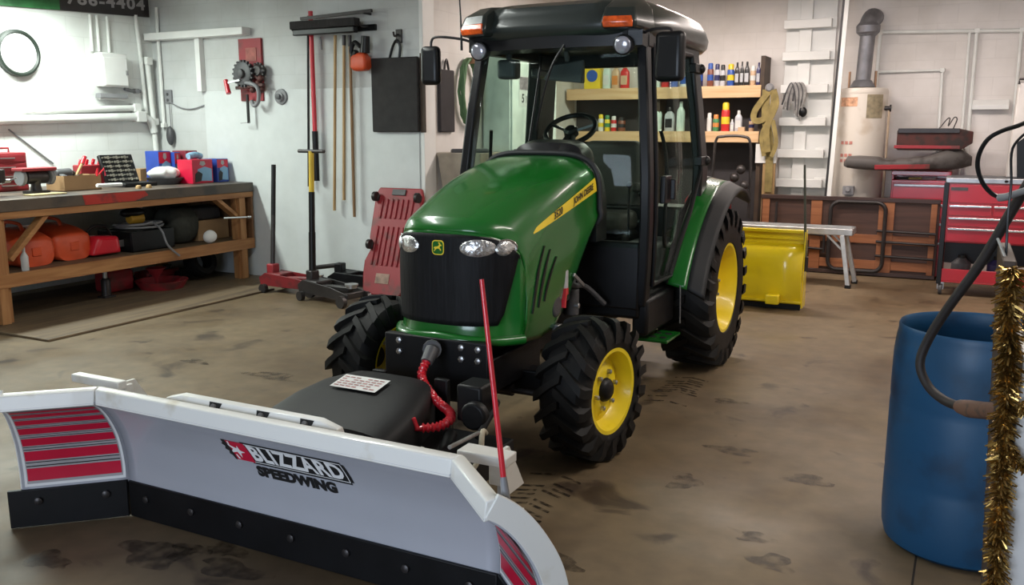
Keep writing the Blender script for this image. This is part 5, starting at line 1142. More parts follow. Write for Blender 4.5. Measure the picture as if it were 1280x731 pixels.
for y0, y1 in ((8.70, 9.27), (9.29, 9.86)):
    d = MB().box((XS + .35, y0, .05), (XS + .372, y1, 2.43)).build('door', mat('pale_green_cabinet_door', (.80, .86, .82), .42), g, bev=.004)
    MB().box((XS + .372, y1 - .07 if y0 < 9 else y0 + .04, 1.15), (XS + .39, y1 - .04 if y0 < 9 else y0 + .07, 1.32)).build('handle', STEEL, d, bev=.003)
n_ = MB().box((XS + .372, 8.86, 1.88), (XS + .376, 9.16, 2.22)).build('notice', PAPER, g)
hdr = MB().box((XS + .376, 8.87, 2.06), (XS + .377, 9.15, 2.20)).build('notice_header', mat('grey_red_print', (.30, .24, .27), .7, var=.5, scale=30), n_)
text(MB(), '5', .13, frame((XS + .3775, 8.95, 1.965), (0, 1, 0), (0, 0, 1)), bold=.003).build('lettering', INK, n_, smooth=False)
MB().box((XS + .376, 9.02, 1.92), (XS + .377, 9.12, 2.0)).build('small_print', DECALG, n_)
solo(MB().box((XS + .38, 8.72, 1.10), (XS + .40, 9.05, 1.42)), 'grey_poster', GREYP, 'grey board taped to the pale cabinet door', 'board', bev=.003)

# ------------------------------------------------------------------ back wall: shelving with cans and bottles
YF = 10.93                                                # front of the shelves
SU = thing('wall_shelf', 'two tier pine wall shelf crowded with bottles and cans on the back wall', 'shelf', (-3.5, YB - .2, 0))
zu1, zu0 = AY(915, 107, YF).z, AY(915, 122, YF).z
zl1, zl0 = AY(915, 164, YF).z, AY(915, 178, YF).z
SX0, SX1 = XS + .04, AY(951, 115, YF).x
for z1, z0 in ((zu1, zu0), (zl1, zl0)):
    MB().box((SX0, YF, z0), (SX1, YF + .04, z1)).box((SX0, YF + .04, z1 - .025), (SX1, YB - .03, z1)).build('shelf_board', SHELFW, SU, bev=.003)
MB().box((SX0, YB - .03, 0.02), (SX1, YB - .005, zu0 + .02)).build('back_board', TARP, SU)
MB().box((SX1 - .02, YF + .02, 0), (SX1 + .03, YB - .005, zu1 + .34)).build('upright', BROWNW, SU, bev=.003)
MB().box((-3.55, YF + .06, 0), (-3.50, YB - .03, zu0)).build('upright', BROWNW, SU, bev=.003)
def pmat(nm, c): return mat(nm, c, .38, var=.1, scale=12, coat=.2)
CM = {'black': pmat('black_bottle', (.018, .016, .018)), 'blue': pmat('blue_can', (.03, .10, .42)), 'white': pmat('white_bottle', (.72, .72, .70)), 'brown': pmat('brown_can', (.22, .07, .04)), 'orange': pmat('orange_can', (.70, .25, .06)),
      'yellow': pmat('yellow_can', (.85, .62, .03)), 'red': pmat('red_can', (.62, .03, .03)), 'green': pmat('green_can', (.06, .25, .10)), 'silver': pmat('silver_can', (.55, .56, .60)), 'navy': pmat('navy_bottle', (.03, .03, .12)), 'tan': pmat('tan_can', (.62, .42, .26)), 'pale': pmat('pale_green_bottle', (.62, .74, .68))}
def product(px0, px1, pytop, pyb, z, col, cap, kind, label, d=.10):
    y = YF + d; a, b = AY(px0, pyb, y), AY(px1, pyb, y); x = (a.x + b.x) / 2; r = abs(b.x - a.x) / 2 * 1.1
    h = AY((px0 + px1) / 2, pytop, y).z - z; M0 = Matrix.Translation((x, y, z))
    g = thing('spray_can' if kind == 'can' else 'oil_bottle' if kind == 'bottle' else 'detergent_box', label, 'can' if kind == 'can' else 'bottle' if kind == 'bottle' else 'box', (x, y, z), 'bottles and cans on the wall shelf')
    if kind == 'can':
        MB().disc([(r * .92, 0), (r, .008), (r, h * .70), (r * .9, h * .74)], 18, M0).build('can', CM[col], g)
        MB().disc([(r * .80, h * .735), (r * .80, h * .95), (r * .6, h)], 16, M0).build('cap', CM[cap], g)
        MB().lathe([(r * 1.01, h * .25), (r * 1.01, h * .5)], 18, M0).build('label', CM[cap], g)
    elif kind == 'bottle':
        MB().rings([[(x + r * k * math.copysign(abs(math.cos(2 * PI * j / 20)) ** .7, math.cos(2 * PI * j / 20)), y + r * .7 * k * math.copysign(abs(math.sin(2 * PI * j / 20)) ** .7, math.sin(2 * PI * j / 20)), z + h * t) for j in range(20)] for t, k in ((0, .94), (.02, 1), (.60, 1), (.70, .9), (.80, .5), (.84, .40))]).build('bottle', CM[col], g)
        MB().disc([(r * .42, h * .835), (r * .42, h * .97), (r * .36, h)], 14, M0).build('cap', CM[cap], g)
        e = r * .705
        MB().add([(x - r * .7, y - e, z + h * .15), (x + r * .7, y - e, z + h * .15), (x + r * .7, y - e, z + h * .52), (x - r * .7, y - e, z + h * .52)], [(0, 1, 2, 3)]).build('label', CM['orange' if col == 'tan' else 'silver' if col in ('black', 'navy') else cap], g)
    else:
        MB().box((x - r, y - .06, z), (x + r, y + .06, z + h)).build('carton', CM[col], g, bev=.004)
        q = MB().add([(x + r * .7 * math.cos(2 * PI * j / 16), y - .061, z + h * .5 + r * .7 * math.sin(2 * PI * j / 16)) for j in range(16)], [tuple(range(16))]); q.build('print', CM['blue'], g)
ZU, ZL = zu1 + .0005, zl1 + .0005
UP = [(884, 891, 79, 'brown', 'blue', 'can', 'brown spray can with blue cap, first on the upper shelf right of the cab'), (893, 899, 80, 'silver', 'navy', 'can', 'silver spray can second on the upper shelf right of the cab'),
      (900, 906, 81, 'silver', 'black', 'can', 'silver spray can with black cap beside the blue can with yellow cap'), (909, 917, 80, 'blue', 'yellow', 'can', 'blue spray can with a tall yellow cap on the upper shelf'),
      (918, 923.5, 78, 'black', 'black', 'bottle', 'slim black bottle next to the can with yellow cap'), (924.5, 929, 77, 'black', 'black', 'bottle', 'slim black bottle, middle one of three on the upper shelf'), (930, 936, 77, 'black', 'black', 'bottle', 'slim black bottle nearest the pale spray can'),
      (937.5, 944, 82, 'tan', 'white', 'can', 'pale tan spray can on the upper shelf right of the black bottles'), (950.5 - 0, 957 - 0, 79, 'orange', 'silver', 'can', ''), (945, 950, 78, 'navy', 'navy', 'bottle', 'navy bottle standing at the right end of the upper shelf')]
for a, b, t, c, k, kd, lab in UP:
    if lab: product(a, b, t, 107.5, ZU, c, k, kd, lab)
for a, b, t, c, k, kd, lab in [(733, 751, 79, 'yellow', 'red', 'box', 'yellow and blue detergent box on the upper shelf behind the windscreen'), (754, 763, 78, 'pale', 'white', 'bottle', 'pale bottle beside the detergent box on the upper shelf'), (765, 774, 80, 'tan', 'brown', 'bottle', 'tan bottle with brown cap on the upper shelf behind the windscreen'), (776, 786, 80, 'red', 'tan', 'bottle', 'red bottle with tan cap on the upper shelf behind the windscreen'),
                               (816, 825, 74, 'pale', 'white', 'bottle', 'tall pale bottle on the upper shelf behind the cab door'), (827, 836, 84, 'red', 'black', 'can', 'red spray can on the upper shelf behind the cab door'), (838, 847, 86, 'blue', 'blue', 'can', 'blue spray can on the upper shelf behind the cab door'), (850, 859, 84, 'white', 'blue', 'bottle', 'white bottle with blue cap behind the cab door'), (870, 878, 80, 'navy', 'blue', 'can', 'navy spray can at the rear pillar of the cab')]:
    product(a, b, t, 107.5, ZU, c, k, kd, lab)
for a, b, t, c, k, kd, lab in [(883.5, 889, 141, 'white', 'white', 'can', 'small white spray can, first on the lower shelf right of the cab'), (891, 898, 143, 'green', 'orange', 'can', 'small green can with orange cap on the lower shelf'), (901.5, 911, 128, 'red', 'yellow', 'can', 'tall red spray can with a big yellow cap on the lower shelf'), (912.5, 917, 149, 'silver', 'white', 'bottle', 'tiny silver bottle right of the tall red can'), (918.5, 927, 138, 'silver', 'white', 'bottle', 'silver bottle with pale cap in the middle of the lower shelf'), (936, 942, 147, 'tan', 'navy', 'can', 'small tan can under the hanging yellow strap'),
                               (748, 754, 143, 'white', 'yellow', 'can', 'white can with yellow cap seen behind the steering wheel'), (756, 762, 144, 'yellow', 'green', 'can', 'yellow can with green cap seen behind the steering wheel'), (764, 770, 145, 'red', 'white', 'can', 'red can with white cap seen behind the steering wheel'), (773, 781, 146, 'brown', 'black', 'can', 'brown can at the front pillar on the lower shelf'),
                               (812, 826, 130, 'pale', 'white', 'bottle', 'wide pale jug on the lower shelf behind the cab door'), (831, 842, 134, 'silver', 'black', 'bottle', 'grey jug on the lower shelf behind the cab door'), (846, 855, 127, 'pale', 'pale', 'bottle', 'tall slim pale bottle on the lower shelf behind the cab door')]:
    product(a, b, t, 164, ZL, c, k, kd, lab)
p = AY(924, 163, YF + .06); solo(MB().box((p.x - .01, YF + .03, ZL), (p.x + .07, YF + .08, ZL + .05)), 'small_carton', CM['tan'], 'small tan carton at the front of the lower shelf', 'box', bev=.003)
# tiller under the shelf
g = thing('red_tiller', 'red engine tiller with black hoop handles under the wall shelf', 'tiller', (-2.75, 10.55, 0))
MB().rings([[(-2.72 + x * k, 10.55 + y * k, z) for x, y in ((-.24, -.2), (.24, -.2), (.24, .2), (-.24, .2))] for z, k in ((.62, .8), (.68, 1), (.80, 1), (.88, .8))]).build('engine_cover', REDD, g, bev=.03)
MB().cbox((-2.72, 10.55, .46), (.36, .34, .34)).disc([(.12, 0), (.12, .10)], 20, frame((-2.72, 10.38, .52), (1, 0, 0), (0, 0, 1))).build('engine', DGREY, g, bev=.02)
for x in (-3.02, -2.44):
    MB().disc([(.22, -.06), (.27, -.05), (.27, .05), (.22, .06)], 26, frame((x, 10.55, .272), (0, 1, 0), (0, 0, 1))).build('wheel', RUBBER, g)
MB().tube([(-3.0, 10.55, .27), (-2.46, 10.55, .27)], .03, 10).build('axle', DKMET, g)
a, b = AY(893, 172, 10.5), AY(938, 172, 10.5)
MB().tube(smoothpts([(a.x - .02, 10.5, .60), (a.x, 10.5, 1.2), (a.x + .02, 10.5, 1.50), (a.x + .10, 10.5, 1.55), (b.x - .08, 10.5, 1.55), (b.x, 10.5, 1.48), (b.x + .02, 10.5, 1.2), (b.x + .02, 10.5, .6)], 6), .016, 8).build('handle_hoop', DKMET, g)
for px, py in ((918, 222), (926, 212), (912, 236), (930, 232)):
    q = AY(px, py, 10.42); MB().ball((q.x, 10.42, q.z), .055, 8, 10).build('engine_fitting', DKMET, g)
MB().tube(smoothpts([(-2.84, 10.42, .88), (-2.70, 10.40, 1.05), (-2.58, 10.42, .95), (-2.52, 10.45, .80)]), .018, 8).build('hose', BLACK, g)
# webbing strap hanging on the shelf upright
sp = []
def strap(P, w_, name='band'):
    P = [AY(px, py, YF - .03 - .015 * i) for i, (px, py) in enumerate([])] or P
    R_ = []
    for i, p in enumerate(P):
        t = (P[min(i + 1, len(P) - 1)] - P[max(i - 1, 0)]).normalized(); s_ = t.cross(Vector((0, 1, 0))).normalized() * w_ / 2; o = Vector((0, .004, 0))
        R_.append([p - s_ - o, p + s_ - o, p + s_ + o, p - s_ + o])
    return MB().rings(R_)
g = thing('tow_strap', 'yellow webbing tow strap looped and hung on the shelf upright', 'strap', AY(958, 240, YF - .06))
def pts(L_, y): return smoothpts([AY(a, b, y) for a, b in L_], 6)
strap(pts([(963, 112), (952, 126), (943, 140), (943, 150), (954, 149), (966, 132), (967, 116)], YF - .05), .07).build('loop', STRAPM, g)
strap(pts([(967, 112), (970, 130), (962, 150), (958, 165), (960, 190)], YF - .08), .07).build('loop', STRAPM, g)
strap(pts([(958, 112), (957, 150), (962, 178), (960, 240)], YF - .03), .09).build('tail', STRAPM, g)
strap(pts([(961, 150), (952, 170), (955, 195)], YF - .065), .05).build('tail', STRAPM, g)
strap(pts([(966, 150), (970, 178), (964, 196)], YF - .075), .05).build('tail', STRAPM, g)
q = AY(962, 110, YF - .04); MB().disc([(.05, 0), (.055, .02), (.03, .05)], 18, frame((q.x, YF - .02, q.z), (1, 0, 0), (0, 0, 1))).build('hook_peg', GREYP, g)
a, b = AY(945, 180, YF - .012), AY(970, 204, YF - .012)
solo(MB().box((a.x, YF - .016, b.z), (b.x, YF - .006, a.z)), 'paper_sheet', PAPER, 'white paper sheet behind the yellow strap', 'paper', bev=.002)
a, b = AY(954, 200, YF - .0), AY(967, 243, YF - .0)
solo(MB().box((a.x, YF - .004, 0), (b.x, YF + .05, a.z)), 'wooden_post', TANW, 'tan wooden post standing below the yellow strap', 'post', bev=.004)
# white slatted rack
g = thing('slatted_rack', 'tall white painted slatted rack standing against the back wall', 'rack', (-1.75, YB - .1, 0))
RX0, RX1 = -2.04, -1.47
MB().box((RX0, YB - .035, .02), (RX1, YB - .005, 3.3)).build('back_board', PAINTW, g, bev=.003)
MB().box((RX0 + .16, YB - .075, .0), (RX0 + .30, YB - .036, 3.3)).build('stile', PAINTW, g, bev=.004)
zr = [AY(1010, y, YB - .1).z for y in (-10, 30, 70, 111, 152, 192, 229, 268, 305)]
for z in zr:
    MB().box((RX0 - .01, YB - .16, z - .05), (RX1 - .04, YB - .076, z + .05)).build('slat', PAINTW, g, bev=.005)
    MB().box((RX1 - .14, YB - .10, z - .05), (RX1 + .01, YB - .036, z + .07)).build('end_block', PAINTW, g, bev=.004)
cc = AY(992, 104, YB - .18)
mb = MB(); rnd = random.Random(3)
g = thing('twine_hank', 'grey cable hank hung over a slat of the white rack', 'cable', (cc.x, YB - .2, cc.z))
for k in range(9):
    x = cc.x + .12 * k / 8 - .02; d = rnd.uniform(.26, .48)
    MB().tube(smoothpts([(x - .10 + .02 * k * .3, YB - .19, cc.z - d * .8), (x - .05, YB - .21, cc.z - .10), (x, YB - .20, cc.z), (x + .05, YB - .22, cc.z - .12), (x + .07 - .02 * k * .4, YB - .20, cc.z - d)], 5), .012, 6).build('strand', GREYTW if k % 3 else DGREY, g)
q = AY(1003, 140, YB - .22); MB().ball((q.x, YB - .2, q.z), (.05, .03, .06), 8, 12).build('plug', BLACK, g)
a, b = AY(1060, -8, 10.67), AY(1034.5, 262, 10.67); a = a + (a - b) * .02; b = b - (a - b) * 0
b0 = b + (b - a) * (b.z / (a.z - b.z))
g = thing('leaning_rail', 'long thin white metal rail leaning between the rack and water heater', 'rail', (b0.x, b0.y, 0))
MB().bar(b0, a, .045, .03, (0, 1, 0)).build('flange', PAINTW, g); MB().bar(b0 + Vector((-.035, .015, 0)), a + Vector((-.035, .015, 0)), .03, .03, (0, 1, 0)).build('web', DKMET, g)
# water heater with flue
WX, WY, WR, WT = -1.115, 11.0, .283, 2.085
g = thing('water_heater', 'cream water heater with grey flue against the back wall', 'water heater', (WX, WY, 0))
M0 = Matrix.Translation((WX, WY, 0))
MB().disc([(WR * .97, .45), (WR, .47), (WR, WT - .03), (WR * .97, WT), (WR * .3, WT + .02), (.02, WT + .02)], 44, M0).build('tank', HEATER, g)
MB().lathe([(WR * 1.005, WT - .06), (WR * 1.012, WT - .045), (WR * 1.005, WT - .03)], 44, M0).build('seam_ring', HEATER, g)
MB().box((WX - .30, WY - .30, 0), (WX + .30, WY + .30, .45)).build('stand', BROWNW, g, bev=.01)
MB().disc([(.14, WT + .02), (.10, WT + .09), (.085, WT + .10)], 24, M0).build('draft_hood', FLUEM, g)
FX, FZ = WX + .02, AY(1083, 35, WY).z
MB().tube([(WX, WY, WT + .06), (FX, WY, FZ - .06)], .082, 20).build('flue', FLUEM, g)
MB().tube(smoothpts([(FX, WY, FZ - .07), (FX, WY, FZ + .03), (FX + .02, WY + .10, FZ + .12), (FX + .03, WY + .30, FZ + .14), (FX + .03, YB - .01, FZ + .14)]), .10, 20).lathe([(.085, FZ - .09), (.125, FZ - .05), (.13, FZ + .02), (.10, FZ + .06)], 20, Matrix.Translation((FX, WY, 0))).build('flue_elbow', FLUEM, g)
def on_tank(a0, a1, z0, z1, off=.003): return MB().grid(lambda u, v_: (WX + (WR + off) * math.sin(a0 + (a1 - a0) * u), WY - (WR + off) * math.cos(a0 + (a1 - a0) * u), z0 + (z1 - z0) * v_), 8, 2)
R0 = math.radians
on_tank(R0(18), R0(58), WT - .33, WT - .07).build('plate', mat('olive_label', (.30, .25, .16), .5, var=.3, scale=20), g)
on_tank(R0(-42), R0(-2), WT - .20, WT - .10).build('brand_label', mat('rust_orange_label', (.60, .33, .20), .5, var=.4, scale=25), g)
for z in (WT - .62, WT - .76, WT - .82): 
    for a in (-34, -24, -14): on_tank(R0(a), R0(a + 7), z, z + .035, .004).build('red_print', mat('faded_red_label', (.55, .22, .18), .5, var=.3, scale=30), g)
MB().disc([(.025, 0), (.025, .05), (.04, .055), (.04, .07)], 14, frame((WX + WR * .92, WY - .10, WT - .22), (0, 1, 0), (0, 0, 1))).build('relief_valve', DKMET, g)
MB().tube([(WX + WR * .92 + .05, WY - .10, WT - .22), (WX + WR * .92 + .05, WY - .10, .6)], .013, 8).build('relief_pipe', mat('tan_pipe', (.45, .34, .24), .5), g)
MB().bar((WX - .04, WY - WR - .0, .95), (WX - .04, WY - WR - .06, .95), .12, .10).disc([(.03, 0), (.025, .03)], 14, frame((WX - .04, WY - WR - .06, .96), (1, 0, 0), (0, 0, 1))).build('gas_valve', GREYP, g, bev=.006)
for x in (-.15, .13): MB().tube([(WX + x, WY + .05, WT), (WX + x, WY + .05, WT + .20)], .014, 8).build('water_pipe', mat('copper_pipe', (.36, .22, .14), .4, .6), g)
# conduits on the back wall
yb = YB - .03
g = None
pipe([(-.99, yb, 2.73), (.46, yb, 2.68), (2.4, yb, 2.66)], .022, 'grey pipe running level high on the back wall', 'pipes on the back wall')
pipe([(-.99, yb, 2.73), (-1.0, yb, 1.0)], .020, 'grey pipe dropping beside the water heater', 'pipes on the back wall', clips=[(-.99, yb, 2.73)])
pipe([(-.98, yb, 2.285), (-.31, yb, 2.285), (-.285, yb, 1.0)], .018, 'grey pipe turning down beside the flue on the back wall', 'pipes on the back wall', clips=[(-.31, yb, 2.285)])
pipe([(-.07, yb, 2.70), (-.05, yb, 1.0)], .016, 'grey pipe dropping left of the small white heater', 'pipes on the back wall')
pipe([(.0, yb, 2.70), (.01, yb, 1.0)], .020, 'grey pipe dropping just beside the small white heater', 'pipes on the back wall', clips=[(.0, yb, 2.70)])
pipe([(.43, yb, 2.70), (.44, yb, 1.0)], .018, 'grey pipe dropping at the right edge of the back wall', 'pipes on the back wall', clips=[(.43, yb, 2.69)])
solo(MB().prism([(0, 0), (.10, 0), (.10, .05), (.03, .11), (0, .11)], .36, frame((.02, YB, 1.845), (0, -1, 0), (0, 0, 1)) @ Matrix.Rotation(PI, 4, 'X') @ Matrix.Scale(-1, 4, (0, 1, 0)) if False else frame((.38, YB, 1.845), (0, -1, 0), (0, 0, 1))), 'wall_heater', PAINTW, 'small white box heater on the back wall between pipes', 'heater', bev=.006)
# folding tables on edge
g = thing('folding_table', 'brown folding table standing on edge against the back wall', 'table', (-1.2, 10.61, 0))
TX0, TX1, TY = -2.20, -.20, 10.60
TX0, TX1 = AY(950, 290, TY).x, AY(1172, 300, TY).x
TZ = AY(1060, 246, TY).z
MB().box((TX0, TY, .01), (TX1, TY + .03, TZ)).build('tabletop', BROWNT, g, bev=.004)
MB().box((TX0, TY - .03, TZ - .045), (TX1, TY, TZ)).box((TX0, TY - .03, .01), (TX1, TY, .05)).build('edge_rail', mat('dark_edge', (.045, .022, .018), .5, var=.2), g, bev=.003)
for f, w_ in ((.03, .08), (.33, .12), (.72, .16), (.97, .06)):
    x = TX0 + (TX1 - TX0) * f; MB().box((x - w_ / 2, TY - .022, .05), (x + w_ / 2, TY, TZ - .045)).build('batten', BATTEN, g, bev=.003)
for z in (.13, .42): MB().box((TX0 + .05, TY - .015, z - .05), (TX1 - .03, TY, z + .05)).build('cross_batten', BATTEN, g, bev=.003)
def rloop(x0, x1, z0, z1, y, r=.10):
    P = []
    for cx, cz, a0 in ((x1 - r, z1 - r, 0), (x0 + r, z1 - r, 90), (x0 + r, z0 + r, 180), (x1 - r, z0 + r, 270)):
        for k in range(7): a = math.radians(a0 + 15 * k); P.append((cx + r * math.cos(a), y, cz + r * math.sin(a)))
    return P
l0, l1 = AY(1040, 250, TY), AY(1102, 337, TY)
MB().tube(rloop(l0.x, l1.x, .06, TZ - .05, TY - .045), .022, 8, loop=True).build('leg', DKMET, g)
l0, l1 = AY(972, 250, TY), AY(1028, 337, TY)
MB().tube([(l0.x, TY - .04, TZ - .08), (l0.x, TY - .04, .45)], .014, 8).tube([(l0.x, TY - .04, .47), (l1.x, TY - .04, .44)], .014, 8).tube([(l0.x, TY - .04, .30), (l1.x, TY - .04, .28)], .014, 8).tube([(l1.x, TY - .04, .44), (l1.x, TY - .04, .24)], .014, 8).build('leg', DKMET, g)
for z in (.52, .40, .24): MB().tube([(TX1 - .62, TY - .04, z), (TX1 - .02, TY - .04, z - .01)], .014, 8).build('brace', DKMET, g)
# aluminium work platform
a, b = AY(1068, 290, 9.83), AY(925, 283, 9.83)
g = thing('work_platform', 'aluminium folding work platform with blue leg sticker behind the yellow plow', 'platform', ((a.x + b.x) / 2 - .2, 9.85, 0))
MB().box((b.x - .35, 9.66, .545), (a.x, 9.99, .615)).build('deck', ALU, g, bev=.008)
r = MB()
for k in range(7): r.box((b.x - .33, 9.675 + .045 * k, .6155), (a.x - .03, 9.69 + .045 * k, .6195))
r.build('deck_ribs', ALU, g)['kind'] = 'stuff'
for y, x0, x1 in ((9.68, a.x - .10, a.x - .01), (9.97, a.x - .10, a.x + .02), (9.68, b.x - .22, b.x - .32), (9.97, b.x - .22, b.x - .33)):
    lg = MB().bar((x0, y, .545), (x1, y + (.03 if y > 9.8 else -.03), .02), .045, .07, (0, 1, 0)).build('leg', ALU, g, bev=.004)
    MB().cbox((x1, y + (.03 if y > 9.8 else -.03), .02), (.06, .07, .035)).build('foot', BLACK, lg, bev=.004)
    if x0 > -1.5 and y < 9.8: MB().bar(Vector((x0, y - .005, .545)).lerp(Vector((x1, y - .035, .02)), .32) + Vector((0, -.026, 0)), Vector((x0, y - .005, .545)).lerp(Vector((x1, y - .035, .02)), .56) + Vector((0, -.026, 0)), .03, .008, (0, 1, 0)).build('sticker', mat('blue_sticker', (.04, .10, .50), .4), lg)
    MB().bar((x0, y, .40), (x0 + (x1 - x0) * .1 + (-.16 if x0 > -1.5 else .16), y, .545), .02, .02).build('leg_brace', ALU, lg)
# yellow plow
yr = AY(1000, 385, 8.2).x
g = thing('yellow_plow', 'bright yellow plow blade standing behind the tractor rear wheel', 'snow plow', ((yr - 1.45 + yr) / 2, 8.3, 0))
prof = [(8.235, .045), (8.205, .14), (8.19, .26), (8.19, .38), (8.205, .48), (8.235, .545), (8.285, .585), (8.33, .595)]
prof = [(q.x, q.y) for q in smoothpts([(a, b, 0) for a, b in prof], 3)]
MB().grid(lambda u, v_: (yr - 1.45 * (1 - u),) + prof[round(v_ * (len(prof) - 1))], 8, len(prof) - 1).build('blade', PLOWYEL, g, solid=.014)
MB().box((yr - 1.45, 8.32, .56), (yr + .01, 8.335, .725)).box((yr - 1.45, 8.27, .70), (yr + .01, 8.34, .728)).box((yr - 1.45, 8.30, .635), (yr + .005, 8.325, .655)).build('top_rail', PLOWYEL, g, bev=.004)
MB().box((yr - 1.45, 8.225, .0), (yr - .005, 8.245, .075)).build('cutting_edge', BLACKM, g, bev=.003)
MB().box((yr - 1.45, 8.19, .065), (yr, 8.245, .085)).build('bottom_rail', PLOWYEL, g, bev=.003)
hx = AY(966, 372, 8.15).x
MB().box((hx - .06, 8.10, .055), (hx + .06, 8.22, .145)).build('hitch_block', PLOWYEL, g, bev=.012)
MB().prism([(0, .02), (.18, .02), (.12, .55), (.06, .72), (0, .72)], .012, frame((yr + .0, 8.22, 0), (0, 1, 0), (0, 0, 1))).build('end_rib', PLOWYEL, g)
a, b = AY(1006, 206, 8.25), AY(1007, 335, 8.25)
MB().tube([b, a], [.014, .009], 8).build('guide_rod', mat('dark_olive_rod', (.06, .065, .045), .5), g)
MB().tube([b + Vector((0, 0, -.03)), b + Vector((0, 0, .10))], .02, 8).build('rod_socket', DKMET, g)
# red rolling tool cart and the chest behind
CX0, CX1, CY = AY(1176, 300, 9.68).x, .72, 9.68
g = thing('tool_cart', 'red rolling tool cart with chrome drawer pulls on casters', 'tool cart', (.27, 9.9, 0))
MB().box((CX0 + .03, CY + .01, .53), (CX1, CY + .50, 1.12)).build('cabinet', CHESTR, g, bev=.006)
MB().box((CX0, CY - .01, 1.115), (CX1 + .01, CY + .51, 1.165)).build('top_rim', STEEL, g, bev=.006)
MB().box((CX0 + .04, CY + .02, 1.165), (CX1 - .03, CY + .48, 1.172)).build('top_mat', DGREY, g)
MB().box((CX0 + .02, CY, .13), (CX1, CY + .50, .145)).box((CX0 + .02, CY, .145), (CX1, CY + .012, .265)).build('bottom_tray', CHESTR, g, bev=.004)
for x in (CX0 - .012, CX1 - .03):
    for y in (CY - .005, CY + .47): MB().box((x, y, .11), (x + .045, y + .035, 1.115)).build('post', BLACK, g, bev=.005)
MB().box((CX0 + .035, CY + .45, .27), (CX1 - .03, CY + .46, .53)).build('back_panel', BLACK, g)
for z0, z1 in ((.925, 1.10), (.80, .905), (.695, .785), (.545, .68)):
    for x0, x1 in (((CX0 + .045, CX0 + .42), (CX0 + .43, CX1 - .01)) if z1 > .8 and z1 < 1 else ((CX0 + .045, CX1 - .01),)):
        d = MB().box((x0, CY - .005, z0), (x1, CY + .012, z1)).build('drawer', CHESTR, g, bev=.004)
        if z1 < 1: MB().box((x0 + .005, CY - .022, z1 - .024), (x1 - .005, CY - .004, z1 - .004)).build('pull', CHROME, d, bev=.004)
d = MB().box((CX0 + .05, CY - .010, 1.045), (CX0 + .20, CY - .0055, 1.075)).build('badge', DGREY, g)
MB().tube(smoothpts([(CX1 - .36, CY - .02, 1.14), (CX1 - .34, CY - .0, 1.14)]), .012, 8).build('lock', BLACK, g)
for x in (CX0 + .03, CX1 - .06):
    for y in (CY + .04, CY + .44):
        c_ = MB().disc([(.05, -.018), (.055, -.012), (.055, .012), (.05, .018)], 18, frame((x, y, .056), (0, 1, 0), (0, 0, 1))).build('caster', DGREY, g)
        MB().box((x - .03, y - .025, .055), (x - .022, y + .025, .125)).box((x + .022, y - .025, .055), (x + .03, y + .025, .125)).box((x - .03, y - .03, .112), (x + .03, y + .03, .128)).build('caster_fork', STEEL, c_)
for k, (x, m, lab) in enumerate(((CX0 + .20, DGREY, 'dark jug on the bottom tray of the red tool cart, nearer its left post'), (CX0 + .52, mat('navy_tub', (.02, .02, .08), .5), 'navy tub on the bottom tray of the red tool cart'))):
    gg = thing('jug', lab, 'jug', (x, CY + .22, .1455)); M0 = Matrix.Translation((x, CY + .22, .1455))
    MB().disc([(.08, 0), (.09, .02), (.09, .16), (.04, .21), (.03, .21)], 18, M0).build('body', m, gg); MB().disc([(.034, .208), (.034, .24)], 14, M0).build('cap', BLACK, gg)
g = thing('tool_chest', 'red tool chest with an open top behind the rolling cart', 'tool chest', (-.45, 10.95, 0))
DX0, DX1, DY = AY(1114, 230, 10.74).x, -.12, 10.74
MB().box((DX0, DY + .01, .02), (DX1, DY + .45, 1.08)).build('cabinet', CHESTR, g, bev=.006)
MB().box((DX0 - .005, DY, 1.13), (DX1, DY + .46, 1.18)).box((DX0, DY + .44, 1.08), (DX1, DY + .46, 1.13)).box((DX0, DY + .01, 1.08), (DX0 + .02, DY + .44, 1.13)).box((DX1 - .02, DY + .01, 1.08), (DX1, DY + .44, 1.13)).build('lid', CHESTR, g, bev=.006)
for k in range(4):
    z = .86 - .21 * k; d = MB().box((DX0 + .02, DY - .005, z), (DX1 - .02, DY + .012, z + .19)).build('drawer', CHESTR, g, bev=.004)
    MB().box((DX0 + .03, DY - .02, z + .15), (DX1 - .03, DY - .004, z + .175)).build('pull', STEEL, d, bev=.004)
for k, (x, m, lab) in enumerate(((DX0 + .10, DKMET, 'dark wrench on the tray of the open red chest'), (DX0 + .22, mat('brass_tool', (.40, .30, .12), .4, .6), 'brassy tool on the tray of the open red chest'), (DX0 + .36, STEEL, 'steel tool on the tray of the open red chest'))):
    solo(MB().tube([(x - .05, DY + .04, 1.095), (x + .07, DY + .06, 1.098)], .013, 8).ball((x + .07, DY + .06, 1.098), .018, 8, 8), 'hand_tool', m, lab, 'tool')
# grey bumper-like trough and rusty toolbox on top
ty = 10.86
a, b = AY(1056, 195, 10.5), AY(1216, 190, 10.92)
mb = MB(); R_ = []
for f, h, d, dz in ((0, .05, .06, .05), (.03, .13, .16, .03), (.12, .15, .18, .015), (.26, .15, .18, .005), (.34, .13, .18, .0), (.50, .14, .20, .0), (.66, .17, .22, .0), (.80, .24, .22, .0), (.92, .20, .2, .03), (1.0, .10, .14, .06)):
    x = a.x + (b.x - a.x) * f; z0 = 1.1815 + dz
    yc = 10.50 + .42 * f; d *= .85
    R_.append([(x, yc + d * math.copysign(abs(math.cos(2 * PI * j / 20)) ** .6, math.cos(2 * PI * j / 20)), z0 + h / 2 + h / 2 * math.copysign(abs(math.sin(2 * PI * j / 20)) ** .6, math.sin(2 * PI * j / 20))) for j in range(20)])
g = thing('plastic_bumper', 'long worn grey bumper cover lying across the red chests', 'bumper', (a.x * .5 + b.x * .5, 10.7, 1.18))
